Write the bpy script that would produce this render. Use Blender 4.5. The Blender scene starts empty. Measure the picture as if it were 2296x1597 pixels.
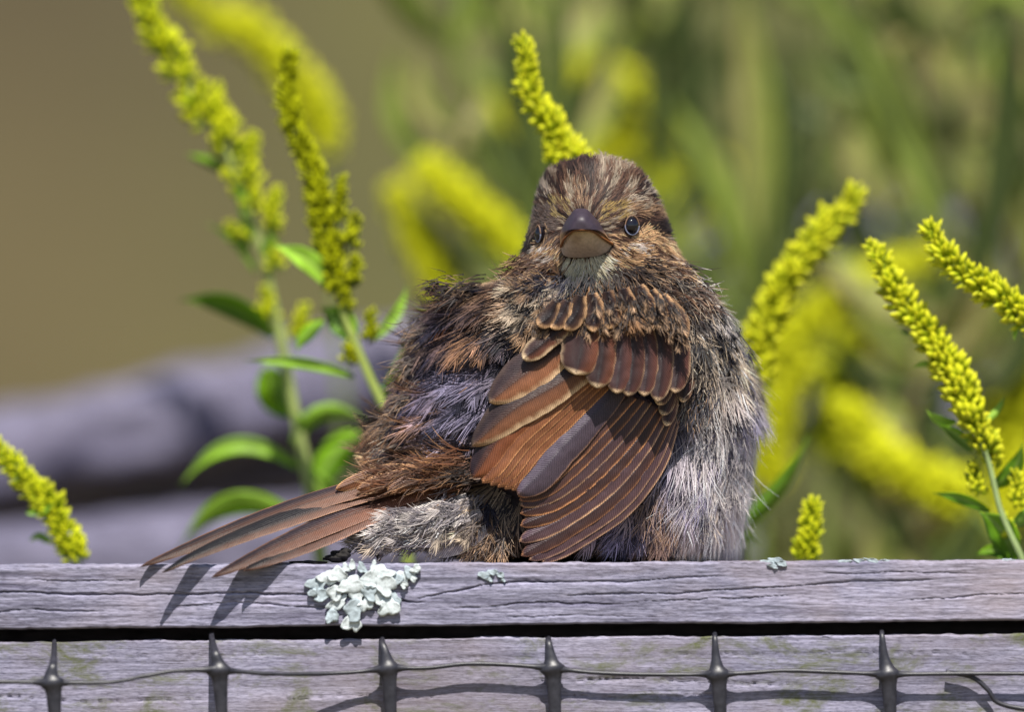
import bpy, math, random
import numpy as np
from mathutils import Vector, Matrix

# ------------------------------------------------------------------ camera, light, exposure
S = 8e-5            # metres per picture unit (the frame is 2296 units wide at the bird)
D = 2.5             # camera to bird, metres
ZC = 1.10           # camera height
scene = bpy.context.scene
COL = scene.collection
cam_d = bpy.data.cameras.new('camera'); cam = bpy.data.objects.new('camera', cam_d); COL.objects.link(cam)
cam.location = (0, -D, ZC); cam.rotation_euler = (math.radians(90), 0, 0)
cam_d.sensor_width = 36; cam_d.lens = 36 * D / (2296 * S)
cam_d.clip_start = 0.1; cam_d.clip_end = 400
cam_d.dof.use_dof = True; cam_d.dof.focus_distance = D - 75 * S; cam_d.dof.aperture_fstop = 7.5
scene.camera = cam

SUN_EL, SUN_AZ = math.radians(59), math.radians(4)     # azimuth: a little to the right of the camera, behind it
to_sun = Vector((math.sin(SUN_AZ) * math.cos(SUN_EL), -math.cos(SUN_AZ) * math.cos(SUN_EL), math.sin(SUN_EL)))
world = bpy.data.worlds.new('World'); scene.world = world; world.use_nodes = True
wn = world.node_tree
bg = wn.nodes['Background']
sky = wn.nodes.new('ShaderNodeTexSky'); sky.sky_type = 'NISHITA'; sky.sun_disc = False
sky.sun_elevation = SUN_EL; sky.sun_rotation = math.atan2(to_sun.x, to_sun.y)
wn.links.new(sky.outputs[0], bg.inputs[0]); bg.inputs[1].default_value = 0.078
sl = bpy.data.lights.new('sun', 'SUN'); sl.energy = 5.0; sl.angle = math.radians(0.53); sl.color = (1.0, 0.955, 0.88)
so = bpy.data.objects.new('sun', sl); COL.objects.link(so)
so.rotation_euler = (-to_sun).to_track_quat('-Z', 'Y').to_euler(); so.location = (1, -2, 5)
scene.view_settings.view_transform = 'Standard'; scene.view_settings.look = 'None'
scene.view_settings.exposure = 0.48; scene.view_settings.gamma = 1
scene.view_settings.use_curve_mapping = False
scene.render.engine = 'CYCLES'
scene.cycles.use_denoising = True
scene.cycles.max_bounces = 6; scene.cycles.diffuse_bounces = 3
scene.cycles.caustics_reflective = False; scene.cycles.caustics_refractive = False

rng = np.random.default_rng(7)
random.seed(7)

# ------------------------------------------------------------------ helpers
def lin(c):
    c = np.asarray(c, float) / 255.0
    return np.where(c <= 0.04045, c / 12.92, ((c + 0.055) / 1.055) ** 2.4)

def stk(*a):
    return np.stack(np.broadcast_arrays(*[np.asarray(v, float) for v in a]), -1)

def W3(q):
    """(x, depth, y) in picture units -> world metres; depth grows away from the camera"""
    q = np.asarray(q, float)
    k = 1 + q[..., 1] * S / D
    return np.stack([(q[..., 0] - 1148) * S * k, q[..., 1] * S, ZC + (798.5 - q[..., 2]) * S * k], -1)

def P(x, y, d=0.0):
    return Vector(W3(np.array([x, d, y])))

def tag(o, label=None, cat=None, group=None, kind=None):
    if label: o['label'] = label
    if cat: o['category'] = cat
    if group: o['group'] = group
    if kind: o['kind'] = kind
    return o

def empty(name, loc, label, cat, group=None):
    o = bpy.data.objects.new(name, None); COL.objects.link(o); o.location = loc
    o.empty_display_size = 0.01
    return tag(o, label, cat, group)

def mesh_np(name, verts, faces, mat, smooth=True, col=None, uv=None):
    """faces: (n,4) or (n,3) int array, or a list of such arrays"""
    me = bpy.data.meshes.new(name)
    verts = np.asarray(verts, float)
    fl = faces if isinstance(faces, list) else [faces]
    fl = [np.asarray(f, int) for f in fl if len(f)]
    loops = np.concatenate([f.ravel() for f in fl])
    counts = np.concatenate([np.full(len(f), f.shape[1]) for f in fl])
    starts = np.concatenate([[0], np.cumsum(counts)[:-1]])
    me.vertices.add(len(verts)); me.vertices.foreach_set('co', verts.ravel())
    me.loops.add(len(loops)); me.loops.foreach_set('vertex_index', loops.astype(np.int32))
    me.polygons.add(len(counts)); me.polygons.foreach_set('loop_start', starts.astype(np.int32))
    me.polygons.foreach_set('use_smooth', np.full(len(counts), smooth))
    if col is not None:
        a = me.color_attributes.new('Col', 'FLOAT_COLOR', 'POINT')
        c = np.ones((len(verts), 4)); c[:, :3] = col
        a.data.foreach_set('color', c.ravel())
    if uv is not None:
        u = me.uv_layers.new(name='UVMap')
        u.data.foreach_set('uv', np.asarray(uv, float)[loops].ravel())
    me.update(calc_edges=True); me.validate()
    if mat: me.materials.append(mat)
    return me

def link(name, me, parent=None, world=True):
    o = bpy.data.objects.new(name, me); COL.objects.link(o)
    if parent is not None:
        o.parent = parent
        if world:
            o.matrix_parent_inverse = root_inv(parent)
    return o

def root_inv(p):
    m = Matrix.Translation(p.location) @ p.rotation_euler.to_matrix().to_4x4()
    if p.parent is not None:
        m = p_world(p)
    return m.inverted()

def p_world(p):
    m = Matrix.LocRotScale(p.location, p.rotation_euler, p.scale)
    if p.parent is not None:
        m = p_world(p.parent) @ p.matrix_parent_inverse @ m
    return m

def catmull(pts, n):
    """smooth curve through the points, n samples (any dimension)"""
    p = np.asarray(pts, float)
    if len(p) == 2:
        t = np.linspace(0, 1, n)[:, None]; return p[0] * (1 - t) + p[1] * t
    seg = np.linalg.norm(np.diff(p, axis=0), axis=1); s = np.concatenate([[0], np.cumsum(seg)])
    m = np.zeros_like(p)
    m[1:-1] = (p[2:] - p[:-2]) / (s[2:] - s[:-2])[:, None]
    m[0] = (p[1] - p[0]) / (s[1] - s[0]); m[-1] = (p[-1] - p[-2]) / (s[-1] - s[-2])
    t = np.linspace(0, s[-1], n); k = np.clip(np.searchsorted(s, t, side='right') - 1, 0, len(p) - 2)
    h = (s[k + 1] - s[k])[:, None]; u = ((t - s[k])[:, None]) / h
    return ((2 * u**3 - 3 * u**2 + 1) * p[k] + (u**3 - 2 * u**2 + u) * h * m[k]
            + (-2 * u**3 + 3 * u**2) * p[k + 1] + (u**3 - u**2) * h * m[k + 1])

def unit(v):
    return v / np.maximum(np.linalg.norm(v, axis=-1, keepdims=True), 1e-12)

def tube_arrays(path, rad, ns=8, flat=1.0, up=(0, 1, 0)):
    """path (n,3) world, rad (n,) ; returns verts, quads ; flat scales the 'up' axis"""
    path = np.asarray(path, float); n = len(path); rad = np.broadcast_to(rad, (n,))
    t = unit(np.gradient(path, axis=0)); up = np.asarray(up, float)
    a = unit(np.cross(t, up)); b = np.cross(a, t)
    ang = np.arange(ns) * 2 * np.pi / ns
    v = path[:, None] + rad[:, None, None] * (np.cos(ang)[None, :, None] * a[:, None] + flat * np.sin(ang)[None, :, None] * b[:, None])
    v = v.reshape(-1, 3)
    i = np.arange(n - 1)[:, None] * ns; j = np.arange(ns)[None]; j2 = (j + 1) % ns
    f = np.stack([i + j, i + j2, i + ns + j2, i + ns + j], -1).reshape(-1, 4)
    v = np.vstack([v, path[:1], path[-1:]])
    c0, c1 = n * ns, n * ns + 1
    jj = np.arange(ns)
    tri = np.vstack([np.stack([(jj + 1) % ns, jj, np.full(ns, c0)], -1),
                     np.stack([(n - 1) * ns + jj, (n - 1) * ns + (jj + 1) % ns, np.full(ns, c1)], -1)])
    return v, f, tri

def merge(parts):
    """list of (verts, quads, tris[, col]) -> one"""
    V, Q, T, C = [], [], [], []; o = 0
    for p in parts:
        V.append(p[0]); 
        if len(p[1]): Q.append(np.asarray(p[1]) + o)
        if len(p[2]): T.append(np.asarray(p[2]) + o)
        if len(p) > 3: C.append(p[3])
        o += len(p[0])
    fl = []
    if Q: fl.append(np.vstack(Q))
    if T: fl.append(np.vstack(T))
    return np.vstack(V), fl, (np.vstack(C) if C else None)

def vnoise(x, seed=0):
    """smooth 1-D value noise in -1..1"""
    r = np.random.default_rng(seed).uniform(-1, 1, 4096)
    x = np.asarray(x, float) + 1000; i = np.floor(x).astype(int); f = x - i; f = f * f * (3 - 2 * f)
    return r[i % 4096] * (1 - f) + r[(i + 1) % 4096] * f

def vnoise2(x, y, seed=0):
    r = np.random.default_rng(seed).uniform(-1, 1, (256, 256))
    x = np.asarray(x, float) + 500; y = np.asarray(y, float) + 500
    i = np.floor(x).astype(int); j = np.floor(y).astype(int); f = x - i; g = y - j
    f = f * f * (3 - 2 * f); g = g * g * (3 - 2 * g); i %= 256; j %= 256; i2 = (i + 1) % 256; j2 = (j + 1) % 256
    return (r[i, j] * (1 - f) + r[i2, j] * f) * (1 - g) + (r[i, j2] * (1 - f) + r[i2, j2] * f) * g

# ------------------------------------------------------------------ materials
def mat_new(name):
    m = bpy.data.materials.new(name); m.use_nodes = True
    return m, m.node_tree, m.node_tree.nodes['Principled BSDF']

def nd(nt, typ, **kw):
    n = nt.nodes.new(typ)
    for k, v in kw.items(): setattr(n, k, v)
    return n

def ramp(nt, fac, stops):
    r = nt.nodes.new('ShaderNodeValToRGB'); e = r.color_ramp.elements
    while len(e) < len(stops): e.new(0.5)
    for i, (p, c) in enumerate(stops):
        e[i].position = p; e[i].color = (*c, 1)
    nt.links.new(fac, r.inputs[0]); return r.outputs[0]

def noise(nt, scale, mscale=(1, 1, 1), detail=4, rough=0.6, dist=0.0, coord='Object', loc=(0, 0, 0), rot=(0, 0, 0)):
    tc = nd(nt, 'ShaderNodeTexCoord'); mp = nd(nt, 'ShaderNodeMapping')
    mp.inputs['Scale'].default_value = mscale; mp.inputs['Location'].default_value = loc; mp.inputs['Rotation'].default_value = rot
    nt.links.new(tc.outputs[coord], mp.inputs[0])
    n = nd(nt, 'ShaderNodeTexNoise'); n.inputs['Scale'].default_value = scale
    n.inputs['Detail'].default_value = detail; n.inputs['Roughness'].default_value = rough
    n.inputs['Distortion'].default_value = dist
    nt.links.new(mp.outputs[0], n.inputs['Vector']); return n.outputs['Fac']

def mixc(nt, fac, a, b, mode='MIX'):
    m = nd(nt, 'ShaderNodeMix'); m.data_type = 'RGBA'; m.blend_type = mode
    for sock, val in ((m.inputs[0], fac), (m.inputs[6], a), (m.inputs[7], b)):
        if isinstance(val, (int, float)): sock.default_value = val
        elif isinstance(val, (tuple, list, np.ndarray)): sock.default_value = (*val, 1)
        else: nt.links.new(val, sock)
    return m.outputs[2]

def bump(nt, bs, height, strength=0.5, dist=0.0002):
    b = nd(nt, 'ShaderNodeBump'); b.inputs['Strength'].default_value = strength; b.inputs['Distance'].default_value = dist
    nt.links.new(height, b.inputs['Height']); nt.links.new(b.outputs[0], bs.inputs['Normal']); return b

def wood_material(name, light, dark, warm, seed=0.0, green=0.0):
    m, nt, bs = mat_new(name)
    g1 = noise(nt, 1, (90, 600, 2300), 6, 0.72, 0.6, loc=(seed, seed, seed))
    g2 = noise(nt, 1, (22, 120, 420), 4, 0.6, 1.2, loc=(seed + 3, 0, seed))
    g3 = noise(nt, 1, (700, 900, 3400), 3, 0.7, 0.0, loc=(0, seed, 5))
    blot = noise(nt, 1, (22, 22, 40), 4, 0.6, 0.3, loc=(7 + seed, 0, 3))
    c = ramp(nt, g1, [(0.28, dark), (0.42, light * 0.72), (0.58, light * 1.08), (0.8, light * 1.4)])
    c2 = ramp(nt, g2, [(0.3, (0.42, 0.40, 0.46)), (0.5, (0.9, 0.9, 0.9)), (0.7, (1.12, 1.1, 1.12))])
    c = mixc(nt, 0.85, c, c2, 'MULTIPLY')
    c3 = ramp(nt, g3, [(0.32, (0.3, 0.3, 0.36)), (0.5, (1, 1, 1)), (0.68, (1.35, 1.35, 1.35))])
    c = mixc(nt, 0.7, c, c3, 'MULTIPLY')
    bl2 = noise(nt, 1, (9, 30, 30), 3, 0.6, 0.4, loc=(seed + 20, 4, 1))
    c = mixc(nt, 1.0, c, ramp(nt, bl2, [(0.3, (0.72, 0.72, 0.72)), (0.6, (1.08, 1.08, 1.06))]), 'MULTIPLY')
    bf = ramp(nt, blot, [(0.45, (0, 0, 0)), (0.72, (1, 1, 1))])
    w = mixc(nt, bf, c, warm)
    c = mixc(nt, 0.55, c, w)
    if green:
        gn = noise(nt, 1, (70, 70, 160), 6, 0.75, 0.4, loc=(1, 2, 9))
        gf = ramp(nt, gn, [(0.50, (0, 0, 0)), (0.66, (green,) * 3)])
        c = mixc(nt, gf, c, tuple(lin((92, 96, 62))))
    nt.links.new(c, bs.inputs['Base Color'])
    bs.inputs['Roughness'].default_value = 0.78; bs.inputs['Specular IOR Level'].default_value = 0.3
    mx = nd(nt, 'ShaderNodeMath', operation='ADD'); nt.links.new(g1, mx.inputs[0]); nt.links.new(g3, mx.inputs[1])
    bump(nt, bs, mx.outputs[0], 0.6, 0.00014)
    return m

LAV = lin((166, 163, 188)) * .82
M_wood_top = wood_material('weathered_wood', LAV, lin((70, 68, 84)), tuple(lin((164, 148, 148))), 0.0)
M_wood_low = wood_material('weathered_wood_mossy', LAV * 0.97, lin((76, 74, 88)), tuple(lin((138, 122, 116))), 4.3, 1.0)
M_wood_far = wood_material('old_grey_timber', lin((122, 118, 140)), lin((50, 48, 60)), tuple(lin((108, 102, 110))), 9.1)
for n_ in M_wood_far.node_tree.nodes:
    if n_.type == 'MAPPING':
        n_.inputs['Scale'].default_value = tuple(v * 0.25 for v in n_.inputs['Scale'].default_value)

def attr_material(name, rough=0.6, spec=0.3, barbs=0.0, freq=140.0, sheen=0.0, trans=0.0, jitter=0.0, nscale=900.0):
    m, nt, bs = mat_new(name)
    at = nd(nt, 'ShaderNodeAttribute', attribute_name='Col'); c = at.outputs['Color']
    if jitter:
        n = noise(nt, nscale, (1, 1, 1), 3, 0.6)
        c = mixc(nt, 1.0, c, ramp(nt, n, [(0.3, (1 - jitter,) * 3), (0.7, (1 + jitter * 0.6,) * 3)]), 'MULTIPLY')
    if barbs:
        uvn = nd(nt, 'ShaderNodeUVMap'); sep = nd(nt, 'ShaderNodeSeparateXYZ'); nt.links.new(uvn.outputs[0], sep.inputs[0])
        # u runs along the shaft in picture units, v is the distance from the shaft; barbs slant towards the tip
        ab = nd(nt, 'ShaderNodeMath', operation='ABSOLUTE'); nt.links.new(sep.outputs[1], ab.inputs[0])
        k = nd(nt, 'ShaderNodeMath', operation='MULTIPLY'); nt.links.new(ab.outputs[0], k.inputs[0]); k.inputs[1].default_value = -1.1
        ad = nd(nt, 'ShaderNodeMath', operation='ADD'); nt.links.new(sep.outputs[0], ad.inputs[0]); nt.links.new(k.outputs[0], ad.inputs[1])
        nz = noise(nt, 1500, (1, 1, 1), 2, 0.5)
        nm = nd(nt, 'ShaderNodeMath', operation='MULTIPLY_ADD'); nt.links.new(nz, nm.inputs[0]); nm.inputs[1].default_value = 5.0; nt.links.new(ad.outputs[0], nm.inputs[2])
        fr = nd(nt, 'ShaderNodeMath', operation='MULTIPLY'); nt.links.new(nm.outputs[0], fr.inputs[0]); fr.inputs[1].default_value = 2 * math.pi / freq
        sn = nd(nt, 'ShaderNodeMath', operation='SINE'); nt.links.new(fr.outputs[0], sn.inputs[0])
        mr = nd(nt, 'ShaderNodeMapRange'); nt.links.new(sn.outputs[0], mr.inputs[0]); mr.inputs[1].default_value = -1; mr.inputs[3].default_value = 1 - barbs; mr.inputs[4].default_value = 1 + barbs * 0.5
        c = mixc(nt, 1.0, c, mr.outputs[0], 'MULTIPLY')
        bump(nt, bs, sn.outputs[0], 0.35, 0.00006)
    nt.links.new(c, bs.inputs['Base Color'])
    bs.inputs['Roughness'].default_value = rough; bs.inputs['Specular IOR Level'].default_value = spec
    if sheen: bs.inputs['Sheen Weight'].default_value = sheen
    if trans:
        tr = nd(nt, 'ShaderNodeBsdfTranslucent'); nt.links.new(c, tr.inputs[0])
        mx = nd(nt, 'ShaderNodeMixShader'); mx.inputs[0].default_value = trans
        out = nt.nodes['Material Output']
        nt.links.new(bs.outputs[0], mx.inputs[1]); nt.links.new(tr.outputs[0], mx.inputs[2]); nt.links.new(mx.outputs[0], out.inputs[0])
    return m

M_down = attr_material('downy_barbs', 0.55, 0.3, sheen=0.1, trans=0.32)
M_vane = attr_material('vane', 0.5, 0.35, barbs=0.45, freq=6.0, jitter=0.12)
M_skin = attr_material('plumage_base', 0.9, 0.1, jitter=0.3)
M_horn = attr_material('beak_horn', 0.48, 0.4, jitter=0.2, nscale=1500)
M_bud = attr_material('flower_bud', 0.55, 0.3, trans=0.42, jitter=0.12)
M_leaf = attr_material('leaf_blade', 0.5, 0.35, trans=0.4, jitter=0.2, nscale=300)
M_lich = attr_material('lichen_thallus', 0.85, 0.15, jitter=0.25, nscale=2500)

m, nt, bs = mat_new('eye_gloss'); M_eye = m
bs.inputs['Base Color'].default_value = (0.006, 0.005, 0.008, 1); bs.inputs['Roughness'].default_value = 0.05
bs.inputs['Specular IOR Level'].default_value = 0.7
m, nt, bs = mat_new('black_plastic'); M_plast = m
pn = noise(nt, 700, (1, 1, 1), 3, 0.6)
nt.links.new(ramp(nt, pn, [(0.3, (0.012, 0.012, 0.018)), (0.7, (0.035, 0.034, 0.045))]), bs.inputs['Base Color'])
bs.inputs['Roughness'].default_value = 0.42; bump(nt, bs, pn, 0.3, 0.0002)
m, nt, bs = mat_new('dark_bark'); M_bark = m
pn = noise(nt, 900, (1, 1, 1), 5, 0.7)
nt.links.new(ramp(nt, pn, [(0.3, (0.004, 0.004, 0.006)), (0.7, (0.03, 0.024, 0.02))]), bs.inputs['Base Color'])
bs.inputs['Roughness'].default_value = 0.9; bump(nt, bs, pn, 0.8, 0.0004)

# ------------------------------------------------------------------ setting: ground and hillside
def ground_material(name, cols, sc, blend=None):
    m, nt, bs = mat_new(name)
    a = noise(nt, sc, (1, 1, 1), 5, 0.65, 0.4); b = noise(nt, sc * 14, (1, 1, 1), 4, 0.7)
    c = ramp(nt, a, [(0.32, cols[0]), (0.5, cols[1]), (0.68, cols[2])])
    c = mixc(nt, 0.5, c, ramp(nt, b, [(0.3, (0.5, 0.5, 0.5)), (0.7, (1.2, 1.2, 1.2))]), 'MULTIPLY')
    if blend:
        tc = nd(nt, 'ShaderNodeTexCoord'); sp = nd(nt, 'ShaderNodeSeparateXYZ'); nt.links.new(tc.outputs['Object'], sp.inputs[0])
        mr = nd(nt, 'ShaderNodeMapRange'); nt.links.new(sp.outputs[0], mr.inputs[0])
        mr.inputs[1].default_value = blend[0]; mr.inputs[2].default_value = blend[1]
        c = mixc(nt, mr.outputs[0], c, mixc(nt, 0.5, c, blend[2]))
    nt.links.new(c, bs.inputs['Base Color']); bs.inputs['Roughness'].default_value = 0.95
    bump(nt, bs, b, 0.6, 0.05)
    return m
M_ground = ground_material('dry_grass_ground', (tuple(lin((84, 74, 58))), tuple(lin((112, 100, 72))), tuple(lin((100, 104, 62)))), 1.3)
M_hill = ground_material('brown_meadow_bank', (tuple(lin((64, 54, 30))), tuple(lin((82, 71, 40))), tuple(lin((98, 86, 50)))), 2.6,
                         (-0.32, 0.02, tuple(lin((84, 92, 34)))))
nx, ny = 61, 61
gx, gy = np.meshgrid(np.linspace(-1, 1, nx), np.linspace(-1, 1, ny), indexing='ij')
X = np.sign(gx) * np.abs(gx) ** 2.2 * 150; Y = np.sign(gy) * np.abs(gy) ** 2.2 * 150
Z = 0.03 * vnoise2(X * 0.8, Y * 0.8, 3)
idx = np.arange(nx * ny).reshape(nx, ny)
def gridq(idx): return np.stack([idx[:-1, :-1], idx[1:, :-1], idx[1:, 1:], idx[:-1, 1:]], -1).reshape(-1, 4)
g = link('ground', mesh_np('ground', np.stack([X, Y, Z], -1).reshape(-1, 3), gridq(idx), M_ground)); tag(g, 'dry grassy ground below the fence', kind='structure')
# a meadow bank rising a few metres behind the fence fills the far background
nx, ny = 81, 41
gx, gy = np.meshgrid(np.linspace(-40, 40, nx), np.linspace(0, 1, ny), indexing='ij')
Yh = 4.5 + gy * 30; Zh = -0.3 + 9.0 * (gy ** 0.75) + 0.25 * vnoise2(gx * 0.5, gy * 12, 5)
idx = np.arange(nx * ny).reshape(nx, ny)
g = link('hillside', mesh_np('hillside', np.stack([gx, Yh, Zh], -1).reshape(-1, 3), gridq(idx), M_hill)); tag(g, 'soft brown and olive meadow bank far behind the fence', kind='structure')

# ------------------------------------------------------------------ fence boards
def board_top(x):      # top edge of the upper board, picture units
    return 1268 - 0.0046 * x + 1.2 * vnoise(np.asarray(x) / 60.0, 11) + 0.8 * vnoise(np.asarray(x) / 11.0, 12)
def board_bot(x):
    return 1412 - 0.0084 * x + 1.6 * vnoise(np.asarray(x) / 130.0, 13) + 0.7 * vnoise(np.asarray(x) / 17.0, 14)
def low_top(x):
    return 1441 - 0.0085 * x + 1.8 * vnoise(np.asarray(x) / 110.0, 15) + 0.6 * vnoise(np.asarray(x) / 14.0, 16)
def low_bot(x):
    return 1441 + 520 - 0.0085 * x
FRONT, BACK = -200.0, 300.0     # depth of the front and back faces of the upper board

def crack_field(x, y, cracks):
    h = np.zeros_like(x)
    for pts, wdt, dep in cracks:
        p = np.array(pts, float)
        cy = np.interp(x, p[:, 0], p[:, 1]) + 2.0 * vnoise(x / 40.0, int(p[0, 0]) % 90) + 0.8 * vnoise(x / 9.0, 5)
        fade = np.clip((x - p[0, 0]) / 40, 0, 1) * np.clip((p[-1, 0] - x) / 40, 0, 1)
        wv = wdt * (0.75 + 0.4 * vnoise(x / 30.0, 8))
        h += dep * fade * np.exp(-((y - cy) / wv) ** 2)
    return h

def board(name, top, bot, front, back, x0, x1, cracks, mat, label, seed, radius=10, nxd=1500, nf=70):
    """a board with real relief on its front and rounded, frayed edges: the profile runs top-back, top-front, front face, bottom"""
    xs = np.linspace(x0, x1, nxd)
    # profile parameters: (fraction of front height, depth inset, which face)
    nt_ = 10; nb_ = 5; na = 6
    vert = []
    T = top(xs); B = bot(xs)
    edge_r = radius * (0.8 + 0.35 * vnoise(xs / 45.0, seed + 1) + 0.25 * vnoise(xs / 8.0, seed + 2))
    for k in range(nt_):                       # top face from back to front
        f = k / (nt_ - 1)
        dd = back + (front + edge_r - back) * f
        vert.append(stk(xs, dd, T - 2.2 * vnoise2(xs / 30.0, dd / 30.0, seed + 3) * (0.3 + f)))
    for k in range(1, na):                     # rounded front top edge
        a = k / na * math.pi / 2
        vert.append(np.stack([xs, front + edge_r * (1 - math.sin(a)), T + edge_r * (1 - math.cos(a))], -1))
    for k in range(nf):
        f = k / (nf - 1)
        y = (T + edge_r) * (1 - f) + (B - 4) * f
        gx_ = xs / 55.0 + 4 * vnoise2(xs / 240.0, y / 40.0, seed + 9)
        rel = 0.55 * vnoise2(gx_, y / 3.6, seed + 4) + 0.5 * vnoise2(xs / 25.0, y / 2.2, seed + 5) + 1.0 * vnoise2(xs / 190.0, y / 18.0, seed + 6)
        rel = rel + crack_field(xs, y, cracks)
        vert.append(np.stack([xs, front + rel, y], -1))
    for k in range(nb_):                       # underside
        f = k / (nb_ - 1)
        dd = front + 5 + (back - front - 5) * f
        vert.append(stk(xs, dd, B))
    V = np.stack(vert, 1); nprof = V.shape[1]
    V = W3(V).reshape(-1, 3)
    idx = np.arange(nxd * nprof).reshape(nxd, nprof)
    q = gridq(idx)
    # back face and ends
    q2 = np.stack([idx[:-1, -1], idx[1:, -1], idx[1:, 0], idx[:-1, 0]], -1)
    o = link(name, mesh_np(name, V, [q, q2], mat))
    ends = []
    return o

frame = empty('wooden_fence', P(1148, 2600, 50), 'weathered grey wooden fence frame of two boards the sparrow sits on', 'fence')
cr_top = [([(-50, 1330), (120, 1331), (300, 1335), (560, 1331), (760, 1338), (960, 1352)], 2.2, 11),
          ([(930, 1345), (1000, 1330), (1100, 1312), (1180, 1306), (1260, 1308)], 2.0, 10),
          ([(380, 1362), (520, 1352), (700, 1362), (900, 1374)], 1.6, 6),
          ([(1000, 1366), (1080, 1362), (1200, 1352), (1400, 1356)], 1.6, 6),
          ([(1160, 1307), (1400, 1306), (1560, 1294), (1640, 1292)], 1.6, 6),
          ([(1260, 1335), (1500, 1332), (1680, 1322), (1900, 1306), (2100, 1302)], 1.8, 7),
          ([(1400, 1352), (1640, 1342), (1800, 1336)], 1.4, 5), ([(-60, 1375), (60, 1368), (240, 1372)], 1.6, 6),
          ([(2000, 1350), (2200, 1335), (2400, 1332)], 1.4, 5), ([(20, 1300), (140, 1303), (330, 1301)], 1.2, 4),
          ([(1840, 1288), (2000, 1284), (2180, 1288)], 1.4, 5), ([(1120, 1384), (1300, 1381), (1500, 1384)], 1.2, 4)]
up = board('upper_board', board_top, board_bot, FRONT, BACK, -2200, 4500, cr_top, M_wood_top, '', 20, radius=9, nxd=2300, nf=62)
up.parent = frame; up.matrix_parent_inverse = root_inv(frame); up['label'] = 'upper weathered board with cracks and lichen'
cr_low = [([(1180, 1530), (1400, 1522), (1600, 1530), (1800, 1538)], 2.0, 7), ([(1240, 1560), (1400, 1566), (1640, 1558)], 2, 6),
          ([(-40, 1560), (200, 1575), (500, 1566)], 1.8, 6), ([(860, 1475), (1000, 1478), (1120, 1474)], 1.4, 4),
          ([(1500, 1466), (1700, 1470), (1900, 1462), (2200, 1466)], 1.4, 5), ([(200, 1470), (400, 1474), (640, 1468)], 1.4, 4),
          ([(600, 1575), (760, 1560), (1000, 1566)], 1.8, 6)]
lo = board('lower_board', low_top, low_bot, FRONT + 14, BACK - 20, -2200, 4500, cr_low, M_wood_low, '', 50, radius=7, nxd=2000, nf=110)
lo.parent = frame; lo.matrix_parent_inverse = root_inv(frame); lo['label'] = 'lower weathered board behind the netting'
def box_arrays(x0, x1, y0, y1, z0, z1):
    v = np.array([(x, y, z) for x in (x0, x1) for y in (y0, y1) for z in (z0, z1)], float)
    q = np.array([(0, 1, 3, 2), (4, 6, 7, 5), (0, 4, 5, 1), (2, 3, 7, 6), (0, 2, 6, 4), (1, 5, 7, 3)])
    return v, q
# rail behind the gap keeps the slot between the boards dark; posts carry the boards out of frame
v, q = box_arrays(P(-2180, 0, 320).x, P(4480, 0, 320).x, (BACK + 4) * S, (BACK + 340) * S, P(0, 1960, 300).z, P(0, 1292, 300).z)
o = link('back_rail', mesh_np('back_rail', v, q, M_wood_far, smooth=False), frame)
for x in (-2150, 4150):
    v, q = box_arrays((x - 1148) * S, (x + 300 - 1148) * S, (BACK + 345) * S, (BACK + 345 + 700) * S, -0.3, P(0, 1250).z)
    link('post', mesh_np('post', v, q, M_wood_far, smooth=False), frame)

# ------------------------------------------------------------------ netting
net = empty('plastic_netting', P(1148, 1600, -240), 'black plastic mesh netting stretched in front of the lower board', 'netting')
nodes = [(-258, 1520), (117, 1531), (490, 1503), (869, 1499), (1238, 1499), (1609, 1512), (1990, 1512), (2362, 1514), (2735, 1512)]
tops = [1432, 1436, 1420, 1432, 1430, 1419, 1414, 1414, 1414]
topx = [-262, 121, 474, 856, 1229, 1602, 1977, 2350, 2725]
gap = lambda x: np.interp(x, [0, 300, 560, 640, 760, 860, 1000, 2296], [135, 130, 95, 62, 30, 22, 18, 18])   # strand to board, units
strand_pts = [(-600, 1522), (-258, 1522), (-100, 1531), (0, 1530), (117, 1532), (250, 1531), (330, 1516), (400, 1505), (490, 1504), (600, 1512), (720, 1512), (800, 1508),
              (869, 1500), (960, 1499), (1045, 1490), (1140, 1492), (1238, 1500), (1340, 1510), (1480, 1514), (1609, 1513), (1680, 1510), (1760, 1505), (1880, 1509),
              (1990, 1513), (2140, 1512), (2296, 1512), (2362, 1514), (2735, 1512), (3000, 1514)]
def net_row(dy, first):
    pts = np.array([(x, FRONT - gap(x), y + dy + (0 if first else 6 * vnoise(x / 150., 3 + int(dy)))) for x, y in strand_pts])
    c = catmull(pts, 420)
    dn = np.min(np.abs(c[:, 0][:, None] - np.array([n[0] for n in nodes])[None]), axis=1)
    r = (4.8 + 9.5 * np.exp(-(dn / 26.0) ** 2) + 0.5 * vnoise(c[:, 0] / 25., 4)) * S
    v, f, t = tube_arrays(W3(c), r, 8)
    return link('horizontal_strand', mesh_np('horizontal_strand', v, [f, t], M_plast), net)
for k in range(4): net_row(375.0 * k, k == 0)
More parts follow.
